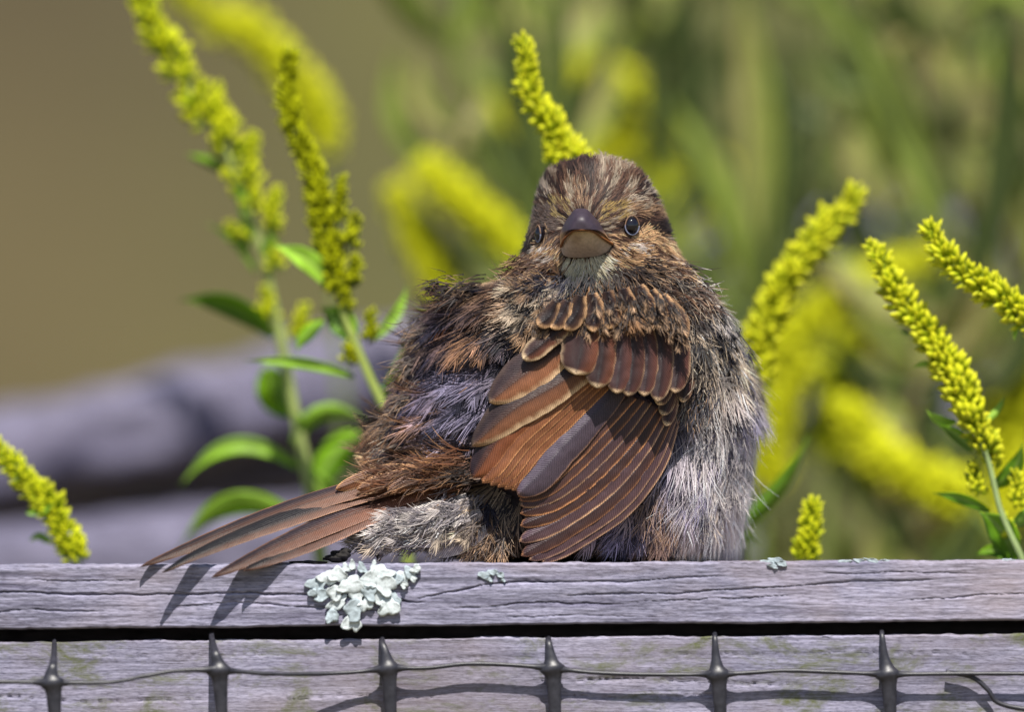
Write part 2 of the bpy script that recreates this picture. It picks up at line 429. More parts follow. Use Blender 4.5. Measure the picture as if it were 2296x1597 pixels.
for i, (nx_, ny_) in enumerate(nodes):
    gx0 = FRONT - gap(nx_)
    pts = [(topx[i] - 2, FRONT + 70, tops[i] + 4), (topx[i], FRONT + 14, tops[i] + 2), (topx[i] + 1, FRONT - 10, tops[i] + 12), (0.5 * (topx[i] + nx_), gx0 + 3, ny_ - 38), (nx_ - 2, gx0 + 1, ny_ - 14), (nx_, gx0, ny_), (nx_ + 3, gx0, ny_ + 20), (nx_ + 5, gx0, ny_ + 60),
           (nx_ + 7, gx0, ny_ + 110), (nx_ + 4, gx0, ny_ + 330), (nx_ + 2, gx0, ny_ + 375), (nx_ + 4, gx0, ny_ + 420), (nx_ + 4, gx0, ny_ + 700), (nx_, gx0, ny_ + 750), (nx_, gx0, ny_ + 800), (nx_, gx0, ny_ + 1130)]
    c = catmull(np.array(pts, float), 200)
    ymod = c[:, 2] - ny_
    r = np.where(ymod < 0, np.interp(ymod, [-110, -85, -60, -35, -14, -3], [4.5, 5.5, 7, 10, 16, 27]), np.interp(ymod, [-3, 5, 14, 26, 60, 110, 200, 320, 365, 375, 385, 420, 740, 750, 760, 800, 1130], [30, 28, 20, 17, 15, 13, 11, 12, 19, 27, 18, 12, 18, 27, 18, 11, 14]))
    v, f, t = tube_arrays(W3(c), r * S, 12, flat=0.55)
    link('vertical_strand', mesh_np('vertical_strand', v, [f, t], M_plast), net)
# slack second strand seen at the right, bowed behind the first
c = catmull(np.array([(2120, FRONT - 6, 1508), (2180, FRONT - 8, 1520), (2215, FRONT - 9, 1548), (2235, FRONT - 9, 1575), (2290, FRONT - 8, 1590), (2380, FRONT - 8, 1594)]), 60)
v, f, t = tube_arrays(W3(c), 5.5 * S, 8); link('slack_strand', mesh_np('slack_strand', v, [f, t], M_plast), net)

# ------------------------------------------------------------------ lichen
def lobe_mesh(x, y, rx, ry, ang, dome, seed, depth, col):
    nr, ns = 6, 26
    a = np.arange(ns) * 2 * np.pi / ns
    R = 1 + 0.16 * vnoise(a * 1.3 + seed * 7.1, seed) + 0.17 * np.sin(3 * a + seed) + 0.06 * np.sin(5 * a + 2 * seed) + 0.05 * np.sin(8 * a + seed)
    rings = []
    ca, sa = math.cos(ang), math.sin(ang)
    for side in (0, 1):
        for k in range(nr + 1):
            f = (k / nr) if side == 0 else (1 - k / nr)
            u, v = rx * R * f * np.cos(a), ry * R * f * np.sin(a)
            h = 0.26 * dome * (1 - f ** 2) + 2.5 * vnoise2(u / 6 + seed * 3, v / 6, 17) * f + dome * 0.55 * f ** 4 * (0.6 + np.sin(2 * a + seed))
            dd = depth - h - (2.2 if side == 0 else -2.0) * (1 if k < nr or side else 0.4)
            if side: dd = dd + 4
            rings.append(np.stack([x + u * ca - v * sa, dd, y + u * sa + v * ca], -1))
    V = np.stack(rings, 0); n = V.shape[0]
    idx = np.arange(n * ns).reshape(n, ns)
    q = np.stack([idx[:-1], np.roll(idx[:-1], -1, 1), np.roll(idx[1:], -1, 1), idx[1:]], -1).reshape(-1, 4)
    f = np.concatenate([np.linspace(0, 1, nr + 1), np.linspace(1, 0, nr + 1)])
    c = np.ones((n, ns, 3)) * np.array(col)
    c *= (1 + 0.12 * vnoise2(V[..., 0] / 5, V[..., 2] / 5, 31))[..., None]
    c[nr + 1:] *= 0.35                                   # the underside of this lichen is dark brown
    return mesh_np('lobe', W3(V).reshape(-1, 3), q, M_lich, col=c.reshape(-1, 3))
mint = lin((206, 214, 216)); mint2 = lin((170, 182, 188))
lobes = [(708, 1312, 20, 15, .3, 8), (735, 1296, 20, 14, -.5, 8), (757, 1290, 15, 19, .2, 9), (726, 1334, 19, 13, .5, 6), (752, 1330, 17, 15, .2, 8), (757, 1352, 12, 22, .15, 9), (744, 1384, 13, 15, .2, 9),
         (786, 1312, 18, 26, .15, 10), (800, 1338, 17, 18, .8, 9), (793, 1368, 19, 22, .1, 8), (790, 1395, 22, 20, .0, 9), (822, 1356, 15, 12, -.3, 8), (828, 1330, 16, 14, .3, 6), (848, 1338, 16, 14, .5, 8), (870, 1362, 21, 20, .6, 10),
         (884, 1345, 12, 14, .5, 7), (836, 1300, 24, 20, .2, 9), (862, 1312, 24, 18, .1, 10), (880, 1300, 20, 17, .9, 8), (856, 1285, 24, 15, .1, 7), (905, 1292, 14, 12, .3, 6), (920, 1284, 13, 12, .3, 5), (932, 1276, 11, 8, .3, 4), (926, 1298, 8, 7, .3, 4),
         (812, 1275, 12, 8, .3, 5), (790, 1268, 10, 7, .3, 5), (838, 1271, 11, 7, .0, 5), (702, 1330, 9, 9, .1, 4), (775, 1275, 9, 9, .1, 4), (905, 1312, 9, 7, .1, 4)]
lich = empty('foliose_lichen', P(810, 1330, FRONT), 'pale mint green leafy lichen patch on the upper board below the tail', 'lichen')
for i, (x, y, rx, ry, an, dm) in enumerate(lobes):
    me = lobe_mesh(x, y, max(rx, ry) * 1.15, min(rx, ry) * 1.1, math.atan2(y - 1300, x - 815) + .6 * math.sin(i * 3.1), dm, i + 1, FRONT - 4 - 3.2 * ((i * 7) % 5) / 2.0, mint if i % 3 else mint2)
    link('lobe', me, lich)
# small crusts of lichen along the top edge, to the right
for nm_, lab, bits in (('crusty_lichen', 'small white lichen crust on the top edge right of the sparrow', [(1718, 1262, 15, 6), (1738, 1258, 16, 8), (1752, 1264, 14, 6), (1732, 1270, 12, 5)]),
                       ('crusty_lichen', 'thin grey lichen crust on the board top between the stalk and the right edge', [(1895, 1260, 16, 4), (1925, 1258, 12, 5), (1955, 1257, 18, 4), (1988, 1260, 14, 4)]),
                       ('crusty_lichen', 'tiny pale lichen speck on the board top nearest the right frame edge', [(2258, 1258, 12, 5), (2270, 1261, 9, 4)]),
                       ('crusty_lichen', 'pale lichen dusting on the board face right of the leafy lichen', [(1086, 1290, 15, 8), (1104, 1284, 12, 7), (1122, 1290, 10, 6), (1096, 1300, 9, 5), (1128, 1302, 6, 4)])):
    e = empty(nm_, P(bits[0][0], bits[0][1], FRONT), lab, 'lichen')
    for i, (x, y, rx, ry) in enumerate(bits):
        link('crust', lobe_mesh(x, y, rx, ry, 0.1 * i, 4, i + 3, FRONT + 1 + (4 if y < 1264 else -3), mint2 * 0.9), e)
# dark bark flake lying on the board
def blob_mesh(name, cx, cy, cd, rx, ry, rd, seed, mat, amp=0.35, n=18):
    th = np.linspace(0, np.pi, n)[:, None]; ph = (np.arange(2 * n) * np.pi / n)[None]
    ux, uy, uz = np.sin(th) * np.cos(ph), np.sin(th) * np.sin(ph), np.cos(th) + 0 * ph
    r = 1 + amp * vnoise2(ux * 2.2 + seed, uz * 2.2 + uy * 1.7, seed)
    V = stk(cx + rx * r * ux, cd + rd * r * uy, cy - ry * r * uz)
    idx = np.arange(n * 2 * n).reshape(n, 2 * n)
    q = np.stack([idx[:-1], np.roll(idx[:-1], -1, 1), np.roll(idx[1:], -1, 1), idx[1:]], -1).reshape(-1, 4)
    return mesh_np(name, W3(V).reshape(-1, 3), q, mat)
fl = empty('bark_flake', P(765, 1262, -120), 'small dark crumbling bark flake on the board under the tail', 'bark')
link('flake', blob_mesh('flake', 768, 1246, -120, 20, 13, 20, 3, M_bark, 0.5), fl)
link('flake', blob_mesh('flake', 748, 1254, -125, 22, 8, 25, 5, M_bark, 0.5), fl)
link('flake', blob_mesh('flake', 690, 1263, -130, 34, 5, 25, 6, M_bark, 0.5), fl)
link('flake', blob_mesh('flake', 640, 1266, -150, 44, 4, 25, 8, M_bark, 0.5), fl)

# ------------------------------------------------------------------ the sparrow
bird = empty('sparrow', P(1300, 1262, 120), 'fluffed brown streaked sparrow looking back over its wing on the board', 'bird')
rows_ = np.array([  # y, left, right, front depth, back depth
    (352, 1318, 1356, 95, 115), (358, 1284, 1388, 40, 170), (368, 1252, 1412, 12, 195), (390, 1220, 1440, -15, 225), (430, 1202, 1468, -40, 240), (465, 1195, 1484, -55, 250), (510, 1184, 1500, -66, 262),
    (555, 1170, 1516, -70, 275), (600, 1150, 1545, -62, 295), (628, 1136, 1578, -52, 315), (645, 1000, 1592, -46, 335), (677, 975, 1612, -45, 350), (705, 950, 1628, -50, 368), (738, 930, 1644, -58, 390), (792, 912, 1672, -66, 410), (860, 890, 1696, -75, 420),
    (932, 850, 1696, -80, 420), (990, 838, 1692, -80, 415), (1041, 838, 1686, -80, 410), (1102, 870, 1672, -76, 390), (1193, 915, 1616, -60, 330), (1245, 960, 1576, -20, 280), (1262, 1010, 1540, 40, 220), (1266, 1200, 1400, 100, 150)], float)
rows = rows_.copy(); k_ = rows[:, 0] > 620
rows[k_, 2] -= 3; rows[k_, 1] += 12
def row_at(y):
    return [np.interp(y, rows[:, 0], rows[:, k]) for k in range(1, 5)]
ys = np.linspace(352, 1266, 130)
sm = np.stack([np.interp(ys, rows[:, 0], rows[:, k]) for k in range(1, 5)], 1)
for _ in range(3): sm[1:-1] = 0.25 * sm[:-2] + 0.5 * sm[1:-1] + 0.25 * sm[2:]
def body_pt(y, th):
    l, r, f, b = [np.interp(y, ys, sm[:, k]) for k in range(4)]
    inset = np.interp(y, [352, 620, 700, 1266], [7, 10, 16, 10])
    xw = 14 * vnoise(np.asarray(th) * 5.0, 77)
    kn = np.array([600, 640, 705, 775, 880, 943, 1022, 1100, 1180, 1260.])
    yy = np.asarray(y, float) + xw; ki = np.clip(np.searchsorted(kn, yy) - 1, 0, len(kn) - 2)
    fr_ = np.clip((yy - kn[ki]) / (kn[ki + 1] - kn[ki]), 0, 1); saw = fr_ ** 1.4 * np.clip((1 - fr_) / .12, 0, 1)
    lw = np.clip(-np.sin(th) * 2.2 + .1, 0, 1) * np.clip((y - 650) / 30, 0, 1) * np.clip((1250 - y) / 60, 0, 1)
    rw = np.clip(np.sin(th) * 2.2, 0, 1) * np.clip((y - 690) / 60, 0, 1)
    off_ = 24 * saw * lw + 9 * rw * (vnoise2(y / 60.0, np.asarray(th) * 7.0, 78) + .5)
    l = l + inset - off_ * .35; r = r - inset; f = f + inset * 0.5; b = b - inset
    xc, hw, dc, hd = (l + r) / 2, (r - l) / 2, (f + b) / 2, (b - f) / 2
    return stk(xc + hw * np.sin(th), dc - hd * np.cos(th) - off_ * np.clip(np.cos(th) + .3, 0, 1), y)
def body_frame(y, th):
    e = 1e-2
    p = body_pt(y, th)
    a = body_pt(y, th + e) - p; b = body_pt(y + 1.0, th) - p
    n = unit(np.cross(a, b))
    c = np.stack([(body_pt(y, 0 * th)[..., 0] + 0), 0 * th, y], -1)
    out = p - np.stack([(body_pt(y, 0 * th)[..., 0]), 0 * th + 150.0, y * 0 + y], -1)
    s = np.sign(np.sum(n * out, -1, keepdims=True)); s[s == 0] = 1
    return p, n * s
def surf_depth(x, y):
    l, r, f, b = [np.interp(y, ys, sm[:, k]) for k in range(4)]
    xc, hw, dc, hd = (l + r) / 2, (r - l) / 2, (f + b) / 2, (b - f) / 2
    u = np.clip((x - xc) / hw, -0.98, 0.98)
    return dc - hd * np.sqrt(1 - u * u)

C = {k: lin(v) for k, v in dict(
    slate=(50, 48, 66), darkslate=(24, 22, 34), lav=(92, 88, 114), lav2=(150, 144, 172), rust=(122, 76, 48), orange=(172, 126, 84),
    tan=(172, 138, 106), cream=(206, 186, 162), white=(230, 219, 212), brown=(96, 66, 50), darkbrown=(50, 34, 30), buff=(206, 168, 126),
    grey=(150, 142, 148), greybrown=(118, 104, 98), crown=(104, 74, 60), chest=(128, 98, 78)).items()}
# control points for the plumage: x, y, flow x, flow y, length, base colour, tip colour
ctl = [(1000, 652, -1, .05, 70, 'darkbrown', 'brown'), (1080, 640, -1, .05, 70, 'darkbrown', 'tan'), (1140, 660, -.9, .2, 60, 'darkbrown', 'brown'),
       (950, 725, -.8, .6, 85, 'slate', 'tan'), (1050, 690, -.8, .5, 80, 'slate', 'lav'), (1090, 750, -.5, .9, 80, 'darkslate', 'orange'), (1130, 720, .1, 1, 70, 'darkslate', 'slate'), (1150, 780, .1, 1, 60, 'darkslate', 'lav'),
       (905, 810, -.8, .7, 85, 'slate', 'tan'), (1000, 790, -.7, .5, 85, 'slate', 'slate'), (1080, 830, -.6, .6, 80, 'lav', 'lav2'), (990, 840, -.6, .5, 80, 'lav', 'lav'),
       (890, 900, -.8, .6, 85, 'slate', 'tan'), (980, 900, -.7, .5, 80, 'slate', 'orange'), (1050, 900, -.6, .5, 75, 'lav', 'lav2'), (850, 965, -.95, .35, 85, 'greybrown', 'tan'), (950, 950, -.9, .2, 80, 'darkslate', 'orange'),
       (1030, 960, -.7, .2, 70, 'slate', 'lav2'), (850, 1035, -.95, .4, 80, 'greybrown', 'tan'), (930, 1030, -.9, .1, 80, 'brown', 'orange'), (1010, 1020, -.8, .2, 70, 'darkslate', 'tan'), (990, 1060, -1, .25, 70, 'rust', 'orange'),
       (1000, 1130, -.8, .5, 60, 'greybrown', 'cream'), (900, 1195, -.95, .2, 70, 'grey', 'cream'), (1080, 1160, -.4, .9, 60, 'slate', 'cream'), (1120, 1210, -.4, .9, 60, 'darkbrown', 'tan'), (1000, 1210, -.7, .5, 60, 'greybrown', 'cream'),
       (1180, 655, -.8, .3, 60, 'darkslate', 'tan'), (1250, 645, -.5, .7, 55, 'slate', 'orange'), (1330, 640, .2, 1, 50, 'darkslate', 'orange'), (1200, 700, -.9, .5, 65, 'darkslate', 'cream'), (1280, 690, -.8, .5, 65, 'slate', 'tan'),
       (1400, 650, .6, .8, 55, 'darkbrown', 'orange'), (1470, 640, .9, .4, 60, 'darkbrown', 'tan'), (1480, 690, .8, .6, 60, 'darkbrown', 'cream'),
       (1560, 630, .9, .5, 80, 'greybrown', 'white'), (1610, 670, .85, .6, 85, 'lav', 'white'), (1540, 700, .6, .8, 75, 'darkbrown', 'cream'), (1660, 770, .5, .9, 95, 'slate', 'cream'), (1600, 760, .35, .9, 90, 'darkslate', 'cream'),
       (1550, 790, .05, 1, 80, 'darkbrown', 'cream'), (1580, 850, .1, 1, 90, 'darkslate', 'white'), (1640, 850, .5, .8, 95, 'slate', 'lav2'), (1690, 890, .5, .9, 95, 'slate', 'white'), (1570, 930, -.3, .9, 85, 'slate', 'lav2'),
       (1640, 960, .2, 1, 95, 'lav', 'white'), (1690, 1010, .4, .9, 95, 'lav', 'white'), (1560, 1040, -.25, 1, 85, 'slate', 'lav2'), (1500, 1110, -.1, 1, 90, 'lav', 'tan'), (1610, 1100, .1, 1, 95, 'greybrown', 'white'), (1670, 1100, .25, 1, 95, 'grey', 'white'),
       (1420, 1150, -.4, .9, 85, 'slate', 'lav2'), (1340, 1220, -.6, .8, 75, 'darkbrown', 'tan'), (1470, 1210, -.2, 1, 85, 'greybrown', 'tan'), (1590, 1200, .05, 1, 85, 'grey', 'cream'), (1250, 1235, -.5, .8, 60, 'darkbrown', 'tan')]
cxy = np.array([(c[0], c[1]) for c in ctl], float); cdir = unit(np.array([(c[2], c[3]) for c in ctl], float)); cL = np.array([c[4] for c in ctl], float)
cb_ = np.array([C[c[5]] for c in ctl]); ct_ = np.array([C[c[6]] for c in ctl])
def field(x, y):
    d2 = (x[:, None] - cxy[:, 0]) ** 2 + (y[:, None] - cxy[:, 1]) ** 2 + 150
    w = (d2 + 600) ** -1.8; w /= w.sum(1, keepdims=True)
    return w @ cdir, w @ cL, w @ cb_, w @ ct_

def head_colors(x, y):
    """plumage pattern of the face, keyed to the place on the head (streaked crown, pale brow, dark eye line, white throat)"""
    n = len(x); an = np.arctan2(y - 520, x - 1308); di = np.hypot(y - 520, x - 1308)
    r = np.clip(.5 + .85 * vnoise2(an * 13, di / 45, 21) + .3 * vnoise2(an * 30, di / 16, 22) + rng.normal(0, .10, n), 0, 1)
    c = np.where((r < 0.36)[:, None], C['darkbrown'] * 1.0, np.where((r < 0.74)[:, None], C['crown'] * .72, np.where((r < 0.95)[:, None], C['chest'] * .75, C['cream'] * 0.5)))
    t = c * (1.15 + .5 * (rng.uniform(0, 1, n) < .12))[:, None]
    def put(mask, base, tip, pr=1.0):
        put.k += 1; mm = mask & (np.clip(.5 + .8 * vnoise2(an * 16 + put.k * 9, di / 30, 23) + rng.normal(0, .15, n), 0, .999) < pr); c[mm] = base; t[mm] = tip
    put.k = 0
    cheek = (y > 520) & (y < 640)
    put(cheek, C['brown'] * 1.1, C['tan'] * 1.4, 0.9); put(cheek, C['greybrown'], C['buff'] * 1.5, 0.6); put(cheek & (y > 545), C['tan'], C['white'], 0.2); put(cheek, C['darkbrown'], C['brown'], 0.16)
    put((y > 470) & (y <= 540) & (x < 1262), C['brown'], C['greybrown'], 0.8)
    put((np.abs(x - 1306 - 4 * np.sin(y / 9)) < 11) & (y > 420) & (y < 472), C['greybrown'], C['tan'], 0.6)
    brow = (y > 396 + (1470 - x) * 0.35) & (y < 480) & (x > 1385)
    put(brow, C['grey'] * 0.7, C['cream'] * 0.85, 0.55); put(brow & (y > 455), C['brown'], C['tan'], 0.5)
    put((x > 1340) & (x < 1395) & (y > 462) & (y < 500), C['greybrown'], lin((178, 148, 84)), 0.7)
    put((x < 1240) & (y > 420) & (y < 450), C['grey'], C['cream'], 0.6)
    put((x > 1240) & (x < 1285) & (y > 455) & (y < 492), C['greybrown'], lin((168, 146, 92)), 0.6)
    put((x > 1436) & (x < 1506) & (np.abs(y - 510 - (x - 1470) * 0.25) < 14), C['darkbrown'] * 0.6, C['darkbrown'], 0.95)
    put((x < 1206) & (np.abs(y - 545) < 16), C['darkbrown'] * 0.6, C['darkbrown'], 0.9)
    put((x > 1372) & (x < 1400) & (y > 520) & (y < 548), C['darkbrown'] * 0.8, C['brown'], 0.6)
    put((x > 1352) & (x < 1400) & (y > 592) & (y < 650), C['darkbrown'] * .8, C['brown'], 0.8)
    put((x > 1400) & (x < 1450) & (y > 592) & (y < 660), C['darkbrown'], C['tan'], 0.6)
    put((x > 1236) & (x < 1262) & (y > 600) & (y < 640), C['brown'], C['tan'], 0.6)
    put((np.abs(x - 1316) < 48) & (y > 570), lin((214, 200, 170)), lin((255, 244, 214)), 0.97)
    return c, t

def barb_mesh(name, p, t, n, L, Wd, cb, ct, nb, seg, width, lift, spread=(60, 14), tipfrac=0.35, jit=0.22, curl=0.25):
    """many small feathers, each a shaft with nb barbs either side; every array in picture space"""
    N = len(p)
    t = unit(t - n * np.sum(t * n, -1, keepdims=True)); s = np.cross(n, t)
    # barbs
    u0 = np.tile(np.linspace(0.08, 1.0, nb)[None], (N, 1)) + rng.uniform(-.04, .04, (N, nb)); u0 = np.clip(u0, 0, 1)
    side = np.where(np.arange(nb) % 2 == 0, 1.0, -1.0)[None] * np.ones((N, 1))
    a0 = np.radians(spread[0] * (1 - u0) + spread[1] * u0) * rng.uniform(0.7, 1.3, (N, nb)) * side
    bl = Wd[:, None] * (0.75 + 0.35 * np.sin(np.pi * u0)) * rng.uniform(0.75, 1.2, (N, nb))
    w = np.linspace(0, 1, seg + 1)
    bend = curl * rng.uniform(-.6, 1.4, (N, nb))[..., None] * side[..., None]
    ang = a0[..., None] * (1 - 0.55 * w) - bend * w * w
    step = bl[..., None] / seg
    du = np.cos(ang) * step; dv = np.sin(ang) * step
    du = np.concatenate([np.zeros((N, nb, 1)), np.cumsum(du[..., :-1], -1)], -1); dv = np.concatenate([np.zeros((N, nb, 1)), np.cumsum(dv[..., :-1], -1)], -1)
    al = u0[..., None] * L[:, None, None] + du                       # distance along the feather
    ur = al / L[:, None, None]
    droop = rng.uniform(0.25, 0.6, (N, 1, 1))
    hh = lift[:, None, None] * (1.6 * ur - droop * ur * ur * 1.2) + rng.uniform(-2.0, 2.0, (N, nb))[..., None] * w
    bow = rng.uniform(-.16, .16, (N, 1, 1)) * L[:, None, None] * ur * ur
    pts = p[:, None, None] + t[:, None, None] * al[..., None] + s[:, None, None] * (dv + bow)[..., None] + n[:, None, None] * (hh - 0.10 * np.abs(dv))[..., None]
    tang = unit(np.gradient(pts, axis=2)); sd = unit(np.cross(np.broadcast_to(n[:, None, None], pts.shape), tang))
    ww = (width * (1 - w) ** 0.8 + 0.35)[None, None, :, None] * rng.uniform(.7, 1.2, (N, nb))[..., None, None] * 0.5
    V = np.stack([pts - sd * ww, pts + sd * ww], 3)                  # N,nb,seg+1,2,3
    k = np.clip((u0[..., None] + w * 0.45 - (1 - tipfrac)) / tipfrac, 0, 1); k = k * k * (3 - 2 * k)
    k = np.clip(k * rng.uniform(.6, 1.3, (N, nb))[..., None], 0, 1)
    col = cb[:, None, None] * (1 - k[..., None]) + ct[:, None, None] * k[..., None]
    col = col * np.exp(rng.normal(0, jit, (N, nb)))[..., None, None] * np.exp(rng.normal(0, jit * 0.6, N))[:, None, None, None]
    col = np.repeat(col[..., None, :], 2, axis=3)
    M = N * nb; vs = V.reshape(M, -1, 3)
    base = (np.arange(M) * (seg + 1) * 2)[:, None]
    j = np.arange(seg) * 2
    q = np.stack([base + j, base + j + 1, base + j + 3, base + j + 2], -1).reshape(-1, 4)
    return mesh_np(name, W3(vs.reshape(-1, 3)), q, M_down, col=np.clip(col.reshape(-1, 3), 0, 1))

def strand_mesh(name, p, t, n, L, cb, ct, width, lift, curl=.5, seg=4, tipstart=.45):
    """loose single barbs, each a thin tapering curved ribbon"""
    N = len(p)
    t = unit(t - n * np.sum(t * n, -1, keepdims=True)); s = np.cross(n, t)
    w = np.linspace(0, 1, seg + 1)[None, :, None]
    cv = (rng.normal(0, curl, N) + .5 * curl * np.sign(vnoise2(p[:, 0] / 40, p[:, 2] / 40, 88)))[:, None, None]
    pts = p[:, None] + t[:, None] * (L[:, None, None] * w * (1 - .10 * np.abs(cv) * w)) + s[:, None] * (L[:, None, None] * .5 * cv * w * w) + n[:, None] * (lift[:, None, None] * (1.9 * w - 1.1 * w * w))
    tang = unit(np.gradient(pts, axis=1)); sd_ = unit(np.cross(np.broadcast_to(n[:, None], pts.shape), tang))
    ww = (width * (1 - w ** 1.5) + .4) * rng.uniform(.6, 1.3, (N, 1, 1)) * .5
    V = np.stack([pts - sd_ * ww, pts + sd_ * ww], 2)
    k = np.clip((w - tipstart) / (.85 - tipstart), 0, 1)
    col = (cb[:, None] * (1 - k) + ct[:, None] * k); col = np.repeat(col[:, :, None], 2, axis=2)
    base = (np.arange(N) * (seg + 1) * 2)[:, None]; j = np.arange(seg) * 2
    q = np.stack([base + j, base + j + 1, base + j + 3, base + j + 2], -1).reshape(-1, 4)
    return mesh_np(name, W3(V.reshape(-1, 3)), q, M_down, col=np.clip(col.reshape(-1, 3), 0, 1))

# body surface
ny_, nt2 = 130, 96
th = np.arange(nt2) * 2 * np.pi / nt2 - np.pi
YY, TT = np.meshgrid(ys, th, indexing='ij')
V = body_pt(YY, TT); V[..., 1] += 5 + 2 * vnoise2(V[..., 0] / 30, V[..., 2] / 30, 2)
idx = np.arange(ny_ * nt2).reshape(ny_, nt2)
q = np.stack([idx[:-1], np.roll(idx[:-1], -1, 1), np.roll(idx[1:], -1, 1), idx[1:]], -1).reshape(-1, 4)
vv = V.reshape(-1, 3)
_, _, bcol, tcol = field(vv[:, 0], vv[:, 2])
hc = np.where((vv[:, 2] < 620)[:, None], C['brown'] * 0.8, bcol * 0.8)
caps = [np.stack([idx[0], np.roll(idx[0], -1), np.full(nt2, len(vv))], -1), np.stack([np.roll(idx[-1], -1), idx[-1], np.full(nt2, len(vv) + 1)], -1)]
vv2 = np.vstack([vv, vv[idx[0]].mean(0)[None], vv[idx[-1]].mean(0)[None]])
link('body', mesh_np('body', W3(vv2), [q] + caps, M_skin, col=np.vstack([hc, hc[:1], hc[-1:]])), bird)

def in_poly(x, y, poly):
    r = np.zeros(len(x), bool); n = len(poly); j = n - 1
    for i in range(n):
        xi, yi = poly[i]; xj, yj = poly[j]
        c = ((yi > y) != (yj > y)) & (x < (xj - xi) * (y - yi) / (yj - yi + 1e-9) + xi); r ^= c; j = i
    return r
WING = [(1230, 740), (1500, 720), (1530, 860), (1480, 1010), (1330, 1170), (1200, 1240), (1170, 1200), (1170, 1120), (1070, 1070), (1080, 990), (1110, 900)]

def scatter(n, ylo, yhi, thlim):
    y = rng.uniform(ylo, yhi, n * 3); t = rng.uniform(-thlim, thlim, n * 3)
    l, r, f, b = [np.interp(y, ys, sm[:, k]) for k in range(4)]
    w = (r - l); keep = rng.uniform(0, 1, n * 3) < w / w.max()
    return y[keep][:n], t[keep][:n]

# body plumage: a dark downy layer close to the skin, then loose feathers with light barb ends over it
def body_layer(name, cnt, lmul, wmul, basek, tipk, nb, width, l0, l1, spread, tipfrac, jit, dirj, zt):
    y, t_ = scatter(cnt, 640, 1258, math.radians(118))
    p, n = body_frame(y, t_)
    keep = ~(in_poly(p[:, 0], p[:, 2], WING) & (np.abs(t_) < 1.5))
    p, n = p[keep], n[keep]
    fd, fL, fb, ft = field(p[:, 0], p[:, 2])
    wob = 0.35 * vnoise2(p[:, 0] / 55, p[:, 2] / 55, 33)
    fd = unit(fd + rng.normal(0, dirj, fd.shape) + np.stack([wob, -wob], -1) * 0.6)
    tv = np.stack([fd[:, 0], rng.normal(0, .08, len(p)), fd[:, 1]], -1)
    L = fL * rng.uniform(0.7, 1.2, len(p)) * lmul
    lim = (1260 - p[:, 2]); L = np.where(fd[:, 1] > 0.3, np.minimum(L, np.maximum(lim * 0.85, 16)), L)
    lift = L * rng.uniform(l0, l1, len(p))
    rcol = rng.uniform(0, 1, len(p))
    left = np.clip((1150 - p[:, 0]) / 120, 0, 1); ft = ft * (1 - .08 * left)[:, None]
    ft = np.where((rcol < 0.08 * left)[:, None], C['rust'], ft); ft = np.where((rcol > 0.80)[:, None], C['slate'], ft)
    o = link(name, barb_mesh(name, p, tv, n, L, L * wmul, fb * basek, ft * tipk, nb, 4, width, lift, spread=spread, tipfrac=tipfrac, jit=jit, curl=.35), bird); o['kind'] = 'stuff'
body_layer('downy_plumage', 3000, .75, .60, .50, .34, 20, 3.0, .02, .10, (60, 22), .7, .35, .35, 0)
